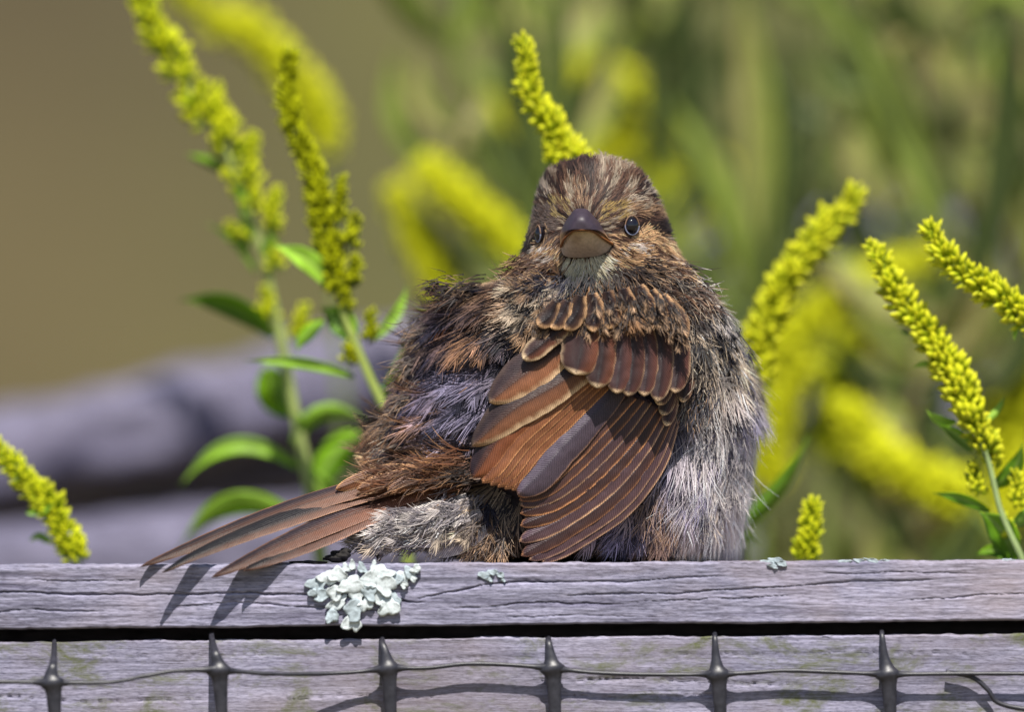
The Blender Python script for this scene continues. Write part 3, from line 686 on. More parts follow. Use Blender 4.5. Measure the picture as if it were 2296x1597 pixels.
def strands(name, cnt, ylo, lmul, width, l0, l1, basek, tipk, dirj, lightp, curl):
    y, t_ = scatter(cnt, ylo, 1259, math.radians(116))
    p, n = body_frame(y, t_)
    keep = ~(in_poly(p[:, 0], p[:, 2], WING) & (np.abs(t_) < 1.5)); p, n = p[keep], n[keep]
    x_, y_ = p[:, 0], p[:, 2]
    fd, fL, fb, ft = field(x_ + 12 * vnoise2(x_ / 25, y_ / 25, 51), y_ + 12 * vnoise2(x_ / 25, y_ / 25, 52))
    # tufts: neighbouring barbs lie together, tufts cross one another
    rt = np.clip((x_ - 1350) / 150, 0, 1)
    a = (0.7 - .35 * rt) * vnoise2(x_ / 60, y_ / 45, 34) + (0.22 - .08 * rt) * vnoise2(x_ / 18, y_ / 18, 35) + rng.normal(0, dirj, len(p))
    fd = np.stack([fd[:, 0] * np.cos(a) - fd[:, 1] * np.sin(a), fd[:, 0] * np.sin(a) + fd[:, 1] * np.cos(a)], -1)
    tv = np.stack([fd[:, 0], rng.normal(0, .1, len(p)), fd[:, 1]], -1)
    L = fL * lmul * rng.uniform(.45, 1.25, len(p)); lim = 1261 - y_
    L = np.where(fd[:, 1] > .3, np.minimum(L, np.maximum(lim * .9, 14)), L)
    tuft = vnoise2(x_ / 26 + 9, y_ / 20, 36) + .5 * vnoise2(x_ / 9, y_ / 9, 37)
    pl = np.clip(lightp + .28 * np.clip((x_ - 1450) / 100, 0, 1) + .38 * tuft, .04, .95)
    lt = rng.uniform(0, 1, len(p)) < pl
    left = np.clip((1150 - x_) / 120, 0, 1)
    ru = rng.uniform(0, 1, len(p)) < left * (.02 + .16 * vnoise2(x_ / 50, y_ / 30, 38))
    rf = (np.clip((x_ - 1500) / 90, 0, 1) * np.clip((y_ - 790) / 120, 0, 1) * .95 + np.clip((x_ - 1505) / 50, 0, 1) * np.clip((770 - y_) / 60, 0, 1) * .75)[:, None]; ft = ft * (1 - rf) + C['white'] * 1.2 * rf; fb = fb * (1 + 2.2 * rf)
    fb = fb * (1 - .20 * left)[:, None]
    tip = np.where(lt[:, None], ft * tipk, fb * .9); tip = np.where(ru[:, None], C['orange'] * .85, tip)
    br = np.exp(rng.normal(0, .28, len(p)))[:, None]
    base = np.where(lt[:, None], fb * basek * .6 + tip * .4, fb * basek)
    L = L * (1 + .25 * np.clip((x_ - 1500) / 80, 0, 1) * (y_ < 1160))
    lift = L * rng.uniform(l0, l1, len(p)) * (1 + .35 * np.clip(tuft, -1, 1))
    o = link(name, strand_mesh(name, p, tv, n, L, base * br, tip * br, width, lift, curl), bird); o['kind'] = 'stuff'
strands('body_plumage', 34000, 636, 1.2, 2.9, .02, .11, .5, 1.3, .05, .44, .22)
body_layer('shafted_plumage', 1000, 1.2, .5, .4, 1.3, 20, 2.5, .03, .13, (50, 18), .45, .35, .12, 0)
strands('loose_barbs', 8000, 640, 1.3, 2.0, .06, .16, .5, 1.4, .16, .72, .45)

# back of the body, unseen side
y, t_ = scatter(900, 380, 1255, math.pi)
keep = np.abs(t_) > 1.9; y, t_ = y[keep], t_[keep]
p, n = body_frame(y, t_)
tv = np.zeros_like(p); tv[:, 2] = 1
L = np.full(len(p), 80.0) * np.interp(p[:, 2], [380, 650, 1255], [.5, 1, .6])
o = link('far_side_plumage', barb_mesh('far_side_plumage', p, tv, n, L, L * .55, np.tile(C['greybrown'] * .8, (len(p), 1)), np.tile(C['tan'], (len(p), 1)), 16, 3, 6, L * .12), bird); o['kind'] = 'stuff'

# head plumage, flowing away from the beak
EYES = [(1415, 507, -30), (1212, 524, 35)]
y, t_ = scatter(30000, 353, 668, math.radians(125)); y1, t1 = scatter(9000, 430, 600, .95)
y, t_ = np.concatenate([y, y1]), np.concatenate([t_, t1])
p, n = body_frame(y, t_)
in_beak = in_poly(p[:, 0], p[:, 2], [(1258, 552), (1258, 526), (1272, 500), (1288, 478), (1303, 472), (1320, 478), (1340, 498), (1355, 522), (1371, 549), (1364, 562), (1345, 572), (1312, 578), (1278, 577), (1264, 571)]) & (np.abs(t_) < 1.4)
in_eye = (((p[:, 0] - 1415) / 16) ** 2 + ((p[:, 2] - 506) / 20) ** 2 < 1) | (((p[:, 0] - 1213) / 9) ** 2 + ((p[:, 2] - 524) / 19) ** 2 < 1)
low = (p[:, 2] > 640) & (rng.uniform(0, 1, len(y)) < 0.5)
keep = ~in_beak & ~in_eye & ~low
p, n = p[keep], n[keep]
c0 = np.array([1308.0, -40.0, 520.0])
tv = p - c0; tv[:, 1] *= 0.6; tv = unit(tv)
side_ = (p[:, 2] > 560)
tv[side_] += np.stack([np.sign(p[side_, 0] - 1308) * np.clip(np.abs(p[side_, 0] - 1308) / 60, 0, 1) * 0.8, 0 * p[side_, 0], 0 * p[side_, 0] + 0.15], -1)
hx, hy = p[:, 0], p[:, 2]
sw = .30 * vnoise2(hx / 30, hy / 30, 41) + .12 * vnoise2(hx / 10, hy / 10, 42) + rng.normal(0, .07, len(hx))
# the barbs round each eye curve about it
for ex, ey in ((1415, 507), (1213, 524)):
    dx, dy = hx - ex, hy - ey; dd_ = np.hypot(dx, dy); wgt = np.exp(-(dd_ / 30) ** 2)[:, None]
    tgt = np.stack([-dy * np.sign(dx * 0 + 1), 0 * dx, dx], -1) / (dd_[:, None] + 1)
    tgt *= np.where((tgt * tv).sum(1) < 0, -1, 1)[:, None]
    tv = tv * (1 - wgt) + tgt * wgt
tv = tv + np.stack([sw * -tv[:, 2], 0 * sw, sw * tv[:, 0]], -1)
hb, ht = head_colors(hx + 4 * vnoise2(hx / 12, hy / 12, 43), hy + 4 * vnoise2(hx / 12, hy / 12, 44))
dist = np.linalg.norm((p - c0)[:, [0, 2]], axis=1)
L = np.interp(dist, [40, 90, 160, 220], [13, 26, 38, 48]) * rng.uniform(.5, 1.3, len(p))
hit = np.zeros(len(p), bool); tu = unit(tv)
for fr in (.5, 1.0):
    tx, ty = hx + tu[:, 0] * L * fr, hy + tu[:, 2] * L * fr
    hit |= (((tx - 1415) / 17) ** 2 + ((ty - 506) / 21) ** 2 < 1) | (((tx - 1213) / 11) ** 2 + ((ty - 524) / 20) ** 2 < 1)
L = np.where(hit, L * 0.35, L)
lift = L * rng.uniform(.02, .14, len(p)) * np.where(hit, 0.3, 1) * np.where((hy < 425) | (np.abs(n[:, 0]) > .8), 2.4, 1)
br = np.exp(rng.normal(0, .30, len(p)))[:, None]
o = link('head_plumage', strand_mesh('head_plumage', p, tv, n, L, hb * .6 * br, ht * br, 1.8, lift, curl=.16, seg=3, tipstart=.2), bird); o['kind'] = 'stuff'

# loose neck and shoulder fringe: longer feathers standing off the outline, and over the wing's upper rim
def fringe(name, items, nper, L0, width, nb=30, shaft=True, sk=1.0, tn=.22):
    P_, T_, N_, LL, B_, T2 = [], [], [], [], [], []
    for (x, y, dx, dy, dep, cbn, ctn, spr) in items:
        for k in range(nper):
            P_.append((x + rng.normal(0, spr * sk), dep + rng.normal(0, 5), y + rng.normal(0, spr * .6 * sk)))
            a = rng.normal(0, tn); T_.append((dx * math.cos(a) - dy * math.sin(a), rng.normal(-.02, .10), dx * math.sin(a) + dy * math.cos(a)))
            N_.append((rng.normal(0, .15), -1, -0.25 + rng.normal(0, .1))); LL.append(L0 * rng.uniform(.6, 1.25))
            B_.append(C[cbn]); T2.append(C[ctn])
    P_, T_, N_, LL = np.array(P_), np.array(T_), unit(np.array(N_)), np.array(LL)
    B_, T2 = np.array(B_) * .55, np.array(T2)
    if shaft: o = link(name + '_shafted', barb_mesh(name, P_, T_, N_, LL * .9, LL * .5, B_, T2 * .8, 16, 4, width * .74, LL * .13, spread=(55, 16), tipfrac=.5, jit=.38, curl=.4), bird)
    if shaft: o.name = name; o['kind'] = 'stuff'
    m_ = 9; R = lambda v: np.repeat(v, m_, axis=0)
    n2 = len(P_) * m_; lt = rng.uniform(0, 1, n2) < .5; br = np.exp(rng.normal(0, .28, n2))[:, None]
    P2 = R(P_) + np.stack([rng.normal(0, 9, n2), rng.normal(0, 4, n2) - 4, rng.normal(0, 9, n2)], -1)
    T3 = R(T_) + rng.normal(0, .22, (n2, 3)) * np.array([1, .4, 1]); L3 = R(LL) * rng.uniform(.4, 1.2, n2)
    o = link(name, strand_mesh(name, P2, T3, R(N_), L3, R(B_) * br, np.where(lt[:, None], R(T2), R(B_) * 1.4) * br, width * .74, L3 * rng.uniform(.05, .25, n2), .45), bird)
    o['kind'] = 'stuff'
def sd(x, y, off=12): return float(surf_depth(np.array([float(x)]), np.array([float(y)]))[0] - off)
MANT = [(1210, 640, -.8, .45, -88, 'slate', 'tan', 12), (1260, 640, -.5, .8, -100, 'slate', 'cream', 14), (1310, 640, -.1, 1, -102, 'darkslate', 'orange', 14), (1240, 670, -.85, .5, -104, 'darkslate', 'cream', 12),
                          (1290, 680, -.7, .7, -112, 'slate', 'tan', 12), (1180, 690, -.8, .6, -92, 'darkslate', 'cream', 12), (1200, 730, -.7, .7, -100, 'darkbrown', 'tan', 10), (1370, 645, .2, 1, -104, 'darkbrown', 'orange', 14),
                          (1420, 655, .6, .8, -100, 'darkbrown', 'orange', 12), (1180, 645, -.9, .2, -80, 'darkslate', 'cream', 12), (1330, 690, -.2, 1, -150, 'darkbrown', 'orange', 12), (1400, 690, .1, 1, -155, 'darkbrown', 'orange', 12), (1450, 690, .5, .9, -150, 'darkslate', 'tan', 10),
        (1290, 700, -.7, .7, -150, 'darkslate', 'cream', 10), (1260, 712, -.7, .7, -150, 'darkbrown', 'tan', 10)]
MANT = [(a_, b_, c_, d_, min(e_, -104) - 14, f_, g_, h_) for (a_, b_, c_, d_, e_, f_, g_, h_) in MANT]
fringe('mantle_plumage', MANT, 9, 52, 2.8, nb=24)
fringe('covert_fringe', [(x + rng.uniform(-8, 8), yy + dy_, .05 * (x - 1380) / 60 + .15, 1, -192 + abs(x - 1370) * .12, 'darkbrown', 'tan', 7) for x, yy in ((1225, 722), (1250, 726), (1280, 728), (1310, 726), (1336, 728), (1362, 724), (1390, 716), (1416, 712), (1446, 708), (1474, 716), (1500, 736), (1516, 758)) for dy_ in (-46, -26, 0)], 2, 30, 2.6, nb=20)
fringe('rim_plumage', [(1500, 690, .7, .7, -82, 'darkbrown', 'cream', 12), (1530, 720, .35, .95, -84, 'darkbrown', 'cream', 10), (1545, 770, .0, 1, -84, 'darkslate', 'cream', 10), (1560, 820, -.1, 1, -78, 'darkbrown', 'cream', 10),
                       (1500, 655, .9, .45, -70, 'brown', 'tan', 14), (1560, 680, .7, .7, -60, 'brown', 'cream', 16), (1570, 900, -.25, 1, -60, 'slate', 'tan', 14)], 9, 66, 3.0, shaft=False, sk=1.9, tn=.12)
fringe('outline_plumage', [(1528, 646, .8, .6, 10, 'greybrown', 'cream', 10), (1568, 690, .7, .7, 30, 'lav', 'white', 10), (1604, 740, .5, .85, 50, 'slate', 'cream', 16), (1636, 810, .4, .9, 50, 'slate', 'cream', 16), (1650, 880, .35, .9, 50, 'lav', 'white', 16),
                           (1650, 960, .25, .95, 50, 'lav', 'white', 16), (1642, 1040, .2, .95, 50, 'grey', 'white', 16), (1624, 1110, .1, 1, 40, 'grey', 'white', 16), (1586, 1160, .05, 1, 40, 'grey', 'cream', 16),
                           (955, 745, -.8, .55, 70, 'greybrown', 'tan', 12), (925, 830, -.8, .6, 60, 'greybrown', 'tan', 14), (905, 900, -.85, .5, 50, 'greybrown', 'tan', 14), (885, 960, -.9, .4, 40, 'greybrown', 'tan', 14), (875, 1010, -.9, .45, 40, 'greybrown', 'cream', 14), (990, 650, -1, .2, 30, 'darkbrown', 'brown', 10), (1050, 642, -1, .05, 20, 'darkbrown', 'tan', 12), (1010, 672, -.9, .35, 20, 'darkbrown', 'brown', 10)], 9, 46, 3.0, shaft=False, sk=1.3, tn=.12)
fringe('ruff_plumage', [(1440, 605, .85, .5, -66, 'darkbrown', 'tan', 12), (1480, 612, .9, .45, -56, 'brown', 'cream', 12), (1515, 600, .9, .45, -30, 'brown', 'buff', 12), (1530, 625, .85, .55, -20, 'darkbrown', 'white', 12),
                        (1410, 620, .6, .8, -76, 'darkbrown', 'tan', 10), (1555, 650, .8, .6, 0, 'darkbrown', 'white', 12), (1500, 640, .85, .55, -62, 'darkbrown', 'cream', 12), (1180, 596, -.85, .5, -40, 'brown', 'buff', 10), (1215, 606, -.8, .6, -62, 'brown', 'buff', 10), (1165, 612, -.85, .5, -20, 'brown', 'tan', 10),
                        (1595, 700, .7, .7, 20, 'darkslate', 'white', 12), (1625, 760, .55, .8, 30, 'darkslate', 'cream', 12)], 9, 58, 3.2, shaft=False, sk=1.2, tn=.14)
fringe('rump_plumage', [(1000, 1062, -.98, .1, -92, 'rust', 'orange', 14), (940, 1070, -.98, .2, -92, 'brown', 'orange', 12), (890, 1078, -.98, .2, -88, 'rust', 'tan', 12), (1040, 1066, -.9, .1, -98, 'darkbrown', 'orange', 12), (1010, 1062, -.98, .1, -45, 'rust', 'orange', 14), (950, 1068, -.98, .2, -40, 'rust', 'tan', 12), (890, 1075, -.98, .25, -35, 'rust', 'tan', 12), (1030, 1050, -.9, -.3, -52, 'darkbrown', 'orange', 10), (850, 1078, -.95, .3, -20, 'brown', 'tan', 12), (880, 1050, -.97, .25, -60, 'brown', 'orange', 12), (1020, 1040, -.98, .1, -85, 'rust', 'orange', 14)], 9, 74, 2.9, shaft=False, sk=1.7, tn=.07)
fringe('vent_plumage', [(900, 1180, -.98, .15, -98, 'grey', 'white', 20), (960, 1160, -.95, .3, -100, 'grey', 'white', 20), (840, 1205, -.98, .2, -85, 'grey', 'cream', 16), (1000, 1200, -.9, .3, -98, 'greybrown', 'white', 20), (920, 1215, -.98, .05, -92, 'grey', 'cream', 18), (1040, 1120, -.6, .8, -78, 'grey', 'cream', 16), (985, 1140, -.8, .55, -76, 'grey', 'cream', 18), (1010, 1180, -.75, .6, -74, 'greybrown', 'cream', 18), (940, 1175, -.95, .3, -70, 'grey', 'cream', 16), (1090, 1150, -.2, 1, -70, 'slate', 'tan', 14),
                        (1075, 1195, -.5, .8, -70, 'greybrown', 'tan', 16), (1010, 1215, -.9, .25, -60, 'greybrown', 'cream', 18), (930, 1210, -.98, .1, -55, 'grey', 'cream', 14), (1120, 1200, -.3, .9, -62, 'greybrown', 'tan', 12), (870, 1205, -.98, .15, -45, 'grey', 'cream', 12), (1020, 1150, -.8, .5, -104, 'grey', 'white', 18), (1050, 1190, -.7, .6, -100, 'greybrown', 'cream', 18), (880, 1200, -.98, .1, -100, 'grey', 'white', 16)], 8, 56, 3.0)

# ---- beak
def beak_part(name, base, tip, dbase, dtip, colf, bulge, n=16):
    b = catmull(np.array(base, float), 33)             # open arc (x, y)
    dep = np.interp(np.linspace(0, 1, 33), [0, .5, 1], [dbase[0], dbase[1], dbase[2]])
    rings = []
    for k in range(n + 1):
        f = k / n
        sc = (1 - f) ** 0.72
        x = tip[0] + (b[:, 0] - tip[0]) * (0.34 + 0.66 * sc) * (1 - 0.9 * max(0, f - .93) / .07); ex_ = np.abs(np.linspace(-1, 1, 33)) ** 3 * (b[:, 1] > tip[1] + 4); y = tip[1] + (b[:, 1] - tip[1]) * sc ** (1 + 1.3 * ex_)
        d = dep + (dtip - dep) * f - bulge * math.sin(math.pi * f) * np.sin(np.pi * np.linspace(0, 1, 33))
        rings.append(np.stack([x, d, y], -1))
    V = np.stack(rings, 0)
    idx = np.arange((n + 1) * 33).reshape(n + 1, 33)
    q = gridq(idx)
    close = np.stack([idx[:-1, 0], idx[1:, 0], idx[1:, -1], idx[:-1, -1]], -1)
    return mesh_np(name, W3(V).reshape(-1, 3), [q, close], M_horn, col=colf(V).reshape(-1, 3))
beak = bpy.data.objects.new('beak', None); COL.objects.link(beak); beak.parent = bird; beak.matrix_parent_inverse = root_inv(bird); beak.location = P(1308, 520, -80)
def col_up(V):
    x, y = V[..., 0], V[..., 2]
    k = np.clip((y - 514 - 8 * np.cos((x - 1305) / 28) + 2 * vnoise2(x / 8, y / 8, 3)) / 22, 0, 1)[..., None]
    return lin((56, 46, 56)) * (1 - k) + lin((176, 138, 102)) * k
def col_lo(V):
    x, y = V[..., 0], V[..., 2]
    k = np.clip((y - 520) / 50, 0, 1)[..., None]; e = np.exp(-((x - 1292) / 13) ** 2 - ((y - 535) / 14) ** 2)[..., None]
    c = lin((206, 174, 132)) * (1 - k) + lin((186, 164, 150)) * k
    return c * (1 - e * .5) + lin((120, 78, 40)) * e * .5
def obj_under(name, me, par): 
    o = link(name, me, par); return o
obj_under('upper_mandible', beak_part('upper_mandible', [(1256, 552), (1256, 524), (1267, 498), (1282, 477), (1290, 469), (1303, 467), (1316, 469), (1325, 478), (1343, 498), (1357, 522), (1374, 549)], (1303, 514), (-62, -84, -62), -128, col_up, 16), beak)
obj_under('lower_mandible', beak_part('lower_mandible', [(1373, 547), (1367, 560), (1350, 571), (1312, 577), (1276, 577), (1262, 570), (1257, 552)], (1305, 516), (-60, -62, -60), -110, col_lo, 9), beak)
cpts = catmull(np.array([(1257, -64, 553), (1266, -92, 535), (1283, -112, 519), (1304, -126, 515), (1330, -112, 519), (1352, -92, 534), (1374, -62, 548)], float), 40)
v, f, t = tube_arrays(W3(cpts), np.interp(np.linspace(0, 1, 40), [0, .5, 1], [3.2, 2.2, 3.4]) * S, 8)
m_, nt_, b_ = mat_new('gape_skin'); b_.inputs['Base Color'].default_value = (*lin((120, 72, 30)), 1); b_.inputs['Roughness'].default_value = .5
obj_under('gape', mesh_np('gape', v, [f, t], m_), beak)

# ---- eyes
def eye(x, y, rx, ry, dep, nx):
    n = 20
    th = np.linspace(0, np.pi, n)[:, None]; ph = (np.arange(2 * n) * np.pi / n)[None]
    V = stk(x + rx * np.sin(th) * np.cos(ph), dep + rx * np.sin(th) * np.sin(ph), y - ry * np.cos(th) + 0 * ph)
    idx = np.arange(n * 2 * n).reshape(n, 2 * n)
    q = np.stack([idx[:-1], np.roll(idx[:-1], -1, 1), np.roll(idx[1:], -1, 1), idx[1:]], -1).reshape(-1, 4)
    e = link('eye', mesh_np('eye', W3(V).reshape(-1, 3), q, M_eye), bird)
    # eyelid ring around the ball, facing along (nx, -1)
    a = np.linspace(0, 2 * np.pi, 41)[:-1]
    fx = np.array([1.0, nx * 1.0, 0]); fx /= np.linalg.norm(fx); fn = np.array([nx, -1.0, 0]); fn /= np.linalg.norm(fn)
    c = np.array([x, dep, y]) + fn * rx * 0.45
    top = np.where(np.sin(a) > 0, 1.12, 1.0)
    ring = c + (rx * 0.98 * np.cos(a) * (1 - .12 * np.maximum(np.sin(a), 0)))[:, None] * fx + (ry * .98 * top * np.sin(a))[:, None] * np.array([0, 0, -1.0])
    ring = np.vstack([ring, ring[:1]])
    v, f, t = tube_arrays(W3(ring), 1.6 * S, 8)
    cc = np.tile(lin((118, 122, 144)), (len(v), 1)); zz = v[:, 2]; cc[zz > np.median(zz)] = lin((120, 92, 72))
    link('eyelid', mesh_np('eyelid', v, [f, t], M_horn, col=cc), e)
eye(1415, 506, 17, 21, sd(1415, 506, 0) + 0, 0.35)
eye(1211, 525, 12, 18, sd(1211, 525, 0) + 2, -1.8)

# ---- wing and tail feathers
def feather(name, parent, pts, w, layer, style, tipround=0.5, asym=0.0, basew=0.55, depth=None, seed=0, nu=44, thin=1.0, wav=1.0, slope=0.0, tpow=2.6):
    """pts: base .. tip in picture units (x, y); w full width; depth: function(x, y) or list of depths along the feather"""
    c2 = catmull(np.array(pts, float), nu)
    u = np.linspace(0, 1, nu)
    tang = unit(np.gradient(c2, axis=0)); nrm = np.stack([-tang[:, 1], tang[:, 0]], -1)   # +: to the left of travel in picture (y down)
    prof = np.minimum(1, basew + (1 - basew) * u / 0.45)
    uu = np.clip((u - (1 - tipround)) / tipround, 0, 1)
    prof = prof * np.maximum(1 - uu ** tpow, 0.0) ** .6 
    prof = np.maximum(prof, 0.015)
    vs = np.sin(np.linspace(-1, 1, 19) * np.pi / 2)
    hwid = w / 2 * prof[:, None] * (1 + asym * np.sign(vs)[None]) * (1 + 0.03 * wav * vnoise(u * 9 + seed * 3.3, 60 + seed)[:, None] * np.abs(vs) + 0.02 * wav * vnoise(u * 26 + seed, 61)[:, None] * np.abs(vs))
    x = c2[:, 0][:, None] + nrm[:, 0][:, None] * vs[None] * hwid; y = c2[:, 1][:, None] + nrm[:, 1][:, None] * vs[None] * hwid
    if callable(depth): dd = depth(x, y)
    else: dd = np.interp(u, np.linspace(0, 1, len(depth)), depth)[:, None] + 0 * x
    camber = w * 0.11
    dd = dd - layer - camber * (1 - vs[None] ** 2) - 1.6 * np.exp(-(vs[None] / .07) ** 2) + (2.5 + w * .03) * 0
    dd = dd + 1.0 * vnoise2(x / 18 + seed, y / 18, 44) + slope * vs[None] * hwid
    L = np.sum(np.linalg.norm(np.diff(c2, axis=0), axis=1)) 
    e = (1 - np.abs(vs))[None] * hwid / (1.0)                       # units from the edge across
    et = (1 - u)[:, None] * L                                      # units from the tip
    edge = np.minimum(e, et * 0.9 + 0 * e)
    col = np.ones((nu, 19, 3)) * style['mid']
    kl = 1 / (1 + np.exp(-(vs[None] - style.get('split', 0)) * 9)) + 0 * x
    col = style['left'] * kl[..., None] + style['right'] * (1 - kl[..., None])
    dark = np.exp(-((vs[None] - style.get('mc', 0)) / style.get('mw', .35)) ** 2) * style.get('md', 0.8) * np.clip((style.get('mu', 1.0) - u[:, None]) * 5 + 0.5, 0, 1)
    col = col * (1 - dark[..., None]) + style['mid'] * dark[..., None]
    col = col * np.array([.62, .62, .68])
    ew = style.get('ew', 4.0); sides = style.get('esides', (1, 1))
    ef = np.clip(1.25 - edge / ew + 0.25 * vnoise(u * L / 7.0 + seed, 70 + seed)[:, None], 0, 1)
    ef = ef * np.where(vs[None] > 0, sides[0], sides[1]) * np.clip((.78 + .3 * math.sin(seed * 5.1)) * (.85 + .4 * vnoise(u * 5 + seed * 2.3, 66)), 0, 1)[:, None]
    tipf = np.clip(1.2 - et / style.get('tw', 8.0), 0, 1) * style.get('tip', 1.0)
    ef = np.maximum(ef, tipf + 0 * ef)
    col = col * (1 - ef[..., None]) + style['edge'] * ef[..., None]
    sh = np.exp(-(vs[None] / .05) ** 2)[..., None] * 0.55
    col = col * (1 - sh) + style['mid'] * 0.5 * sh
    col = col * ((1 + 0.10 * vnoise2(x / 9, y / 9, 80 + seed)) * (1 + .18 * math.sin(seed * 2.7)))[..., None]
    if name == 'tail_feather': col = col * (1.12 - .70 * np.clip(u * 1.5 - .3, 0, 1))[:, None, None]     # tail feathers darken to the tip
    V = W3(np.stack([x, dd, y], -1)).reshape(-1, 3)
    V2 = W3(np.stack([x, dd + 1.6, y], -1)).reshape(-1, 3)          # underside, so the feather has thickness
    n0 = nu * 19
    idx = np.arange(n0).reshape(nu, 19)
    q = gridq(idx); qb = gridq(idx)[:, ::-1] + n0
    rim = np.concatenate([idx[0], idx[1:, -1], idx[-1, ::-1][1:], idx[::-1, 0][1:]])
    r2 = np.roll(rim, -1)
    qr = np.stack([rim, r2, r2 + n0, rim + n0], -1)[:-1]
    uv = np.stack([np.broadcast_to(u[:, None] * L, x.shape), vs[None] * hwid], -1).reshape(-1, 2)
    cc = col.reshape(-1, 3)
    o = link(name, mesh_np(name, np.vstack([V, V2]), [q, qb, qr], M_vane, col=np.clip(np.vstack([cc, cc * .8]), 0, 1), uv=np.vstack([uv, uv])), parent)
    return o
def st(mid, left, right, edge, **k):
    g = lambda c: lin(c)
    return dict(mid=g(mid), left=g(left), right=g(right), edge=g(edge), **k)
wing = bpy.data.objects.new('wing', None); COL.objects.link(wing); wing.parent = bird; wing.matrix_parent_inverse = root_inv(bird); wing.location = P(1330, 900, -100)
def wd(x, y):
    return -58 + ((x - 1310) / 260.0) ** 2 * 40 - np.clip((y - 700) / 560, 0, 1.1) * 80
S_prim = st((64, 47, 50), (84, 62, 64), (104, 68, 56), (224, 158, 108), ew=3.6, md=.6, mc=-.3, esides=(.3, 1), tw=6, tip=.7)
S_prim2 = st((72, 54, 60), (92, 70, 78), (108, 78, 76), (236, 186, 142), ew=3.6, md=.5, mc=-.3, esides=(.3, 1), tw=5, tip=.7)
S_grey = st((94, 82, 96), (114, 100, 114), (92, 76, 84), (170, 128, 104), ew=2.4, md=.2, tw=8, tip=.5)
S_sec = st((96, 54, 38), (134, 82, 56), (164, 104, 66), (222, 160, 110), ew=3.0, md=.5, mc=-.25, mw=.2, esides=(.3, 1), tw=8, tip=.9)
S_secd = st((50, 34, 36), (60, 44, 50), (160, 92, 54), (196, 132, 90), split=.1, ew=2.6, md=.6, mc=.45, esides=(.1, 1), tw=6, tip=.5)
S_ter = st((56, 40, 40), (64, 48, 50), (166, 108, 72), (226, 190, 150), split=.05, ew=11, esides=(.05, 1), md=.7, mc=.45, mw=.5, tw=9, tip=.25)
S_gc = st((46, 31, 34), (84, 56, 50), (136, 80, 54), (246, 214, 172), ew=6.5, esides=(.4, .6), md=.85, mw=.5, mu=.93, tw=12, tip=1)
S_gc2 = st((50, 36, 40), (88, 58, 52), (112, 68, 54), (240, 204, 162), ew=4.5, esides=(.3, .45), md=.8, mw=.55, mu=.95, tw=10, tip=1)
S_mc = st((34, 24, 30), (70, 46, 38), (104, 68, 48), (232, 184, 136), ew=7, esides=(.05, .8), md=.9, mw=.6, mu=.85, tw=12, tip=.9)
# primaries, deepest first (lower right) to upper left
prim = [
    ([(1512, 940), (1478, 1040), (1400, 1140), (1330, 1190), (1215, 1261)], 40, 0, S_prim2, .22),
    ([(1505, 935), (1462, 1035), (1385, 1130), (1300, 1190), (1186, 1256)], 44, 3, S_prim2, .22),
    ([(1498, 930), (1448, 1025), (1370, 1115), (1280, 1180), (1168, 1247)], 46, 6, S_prim, .24),
    ([(1488, 925), (1432, 1015), (1350, 1100), (1268, 1160), (1164, 1215)], 46, 9, S_prim2, .24),
    ([(1478, 915), (1420, 1000), (1335, 1085), (1255, 1140), (1166, 1180)], 46, 12, S_prim, .26),
    ([(1466, 905), (1404, 985), (1320, 1070), (1240, 1125), (1166, 1152)], 46, 15, S_prim, .26),
    ([(1450, 895), (1388, 972), (1304, 1055), (1232, 1108), (1166, 1134)], 46, 18, S_prim2, .28),
    ([(1434, 890), (1370, 960), (1288, 1040), (1224, 1094), (1164, 1122)], 46, 21, S_prim, .30),
    ([(1416, 884), (1352, 948), (1274, 1026), (1214, 1082), (1162, 1114)], 48, 24, S_prim, .32),
    ([(1385, 868), (1332, 930), (1256, 1010), (1204, 1070), (1160, 1110)], 78, 28, S_grey, .30)]
for i, (pts, w, ly, sty, tr) in enumerate(prim):
    feather('primary_feather', wing, pts, w, ly * 2.0 - 6, sty, tipround=tr, depth=wd, seed=i, basew=.7)
sec = [([(1372, 862), (1290, 940), (1215, 1010), (1148, 1101)], 44, 33, S_sec), ([(1358, 858), (1278, 932), (1200, 1005), (1132, 1098)], 46, 36, S_sec), ([(1344, 854), (1264, 925), (1186, 998), (1116, 1094)], 46, 39, S_sec),
       ([(1330, 850), (1250, 918), (1170, 990), (1100, 1090)], 48, 42, S_sec), ([(1316, 846), (1236, 910), (1155, 980), (1082, 1084)], 54, 45, S_sec), ([(1300, 840), (1216, 896), (1130, 970), (1060, 1072)], 66, 48, S_secd)]
for i, (pts, w, ly, sty) in enumerate(sec):
    feather('secondary_feather', wing, pts, w, ly * 1.8 - 8, sty, tipround=.26, depth=wd, seed=20 + i, basew=.7)
ter = [([(1345, 800), (1250, 862), (1150, 920), (1058, 1001)], 92, 54, S_ter), ([(1300, 762), (1235, 800), (1165, 848), (1097, 903)], 92, 62, S_ter)]
for i, (pts, w, ly, sty) in enumerate(ter):
    feather('tertial_feather', wing, pts, w, ly + 32, sty, tipround=.5, tpow=2.0, depth=wd, seed=30 + i, basew=.6)
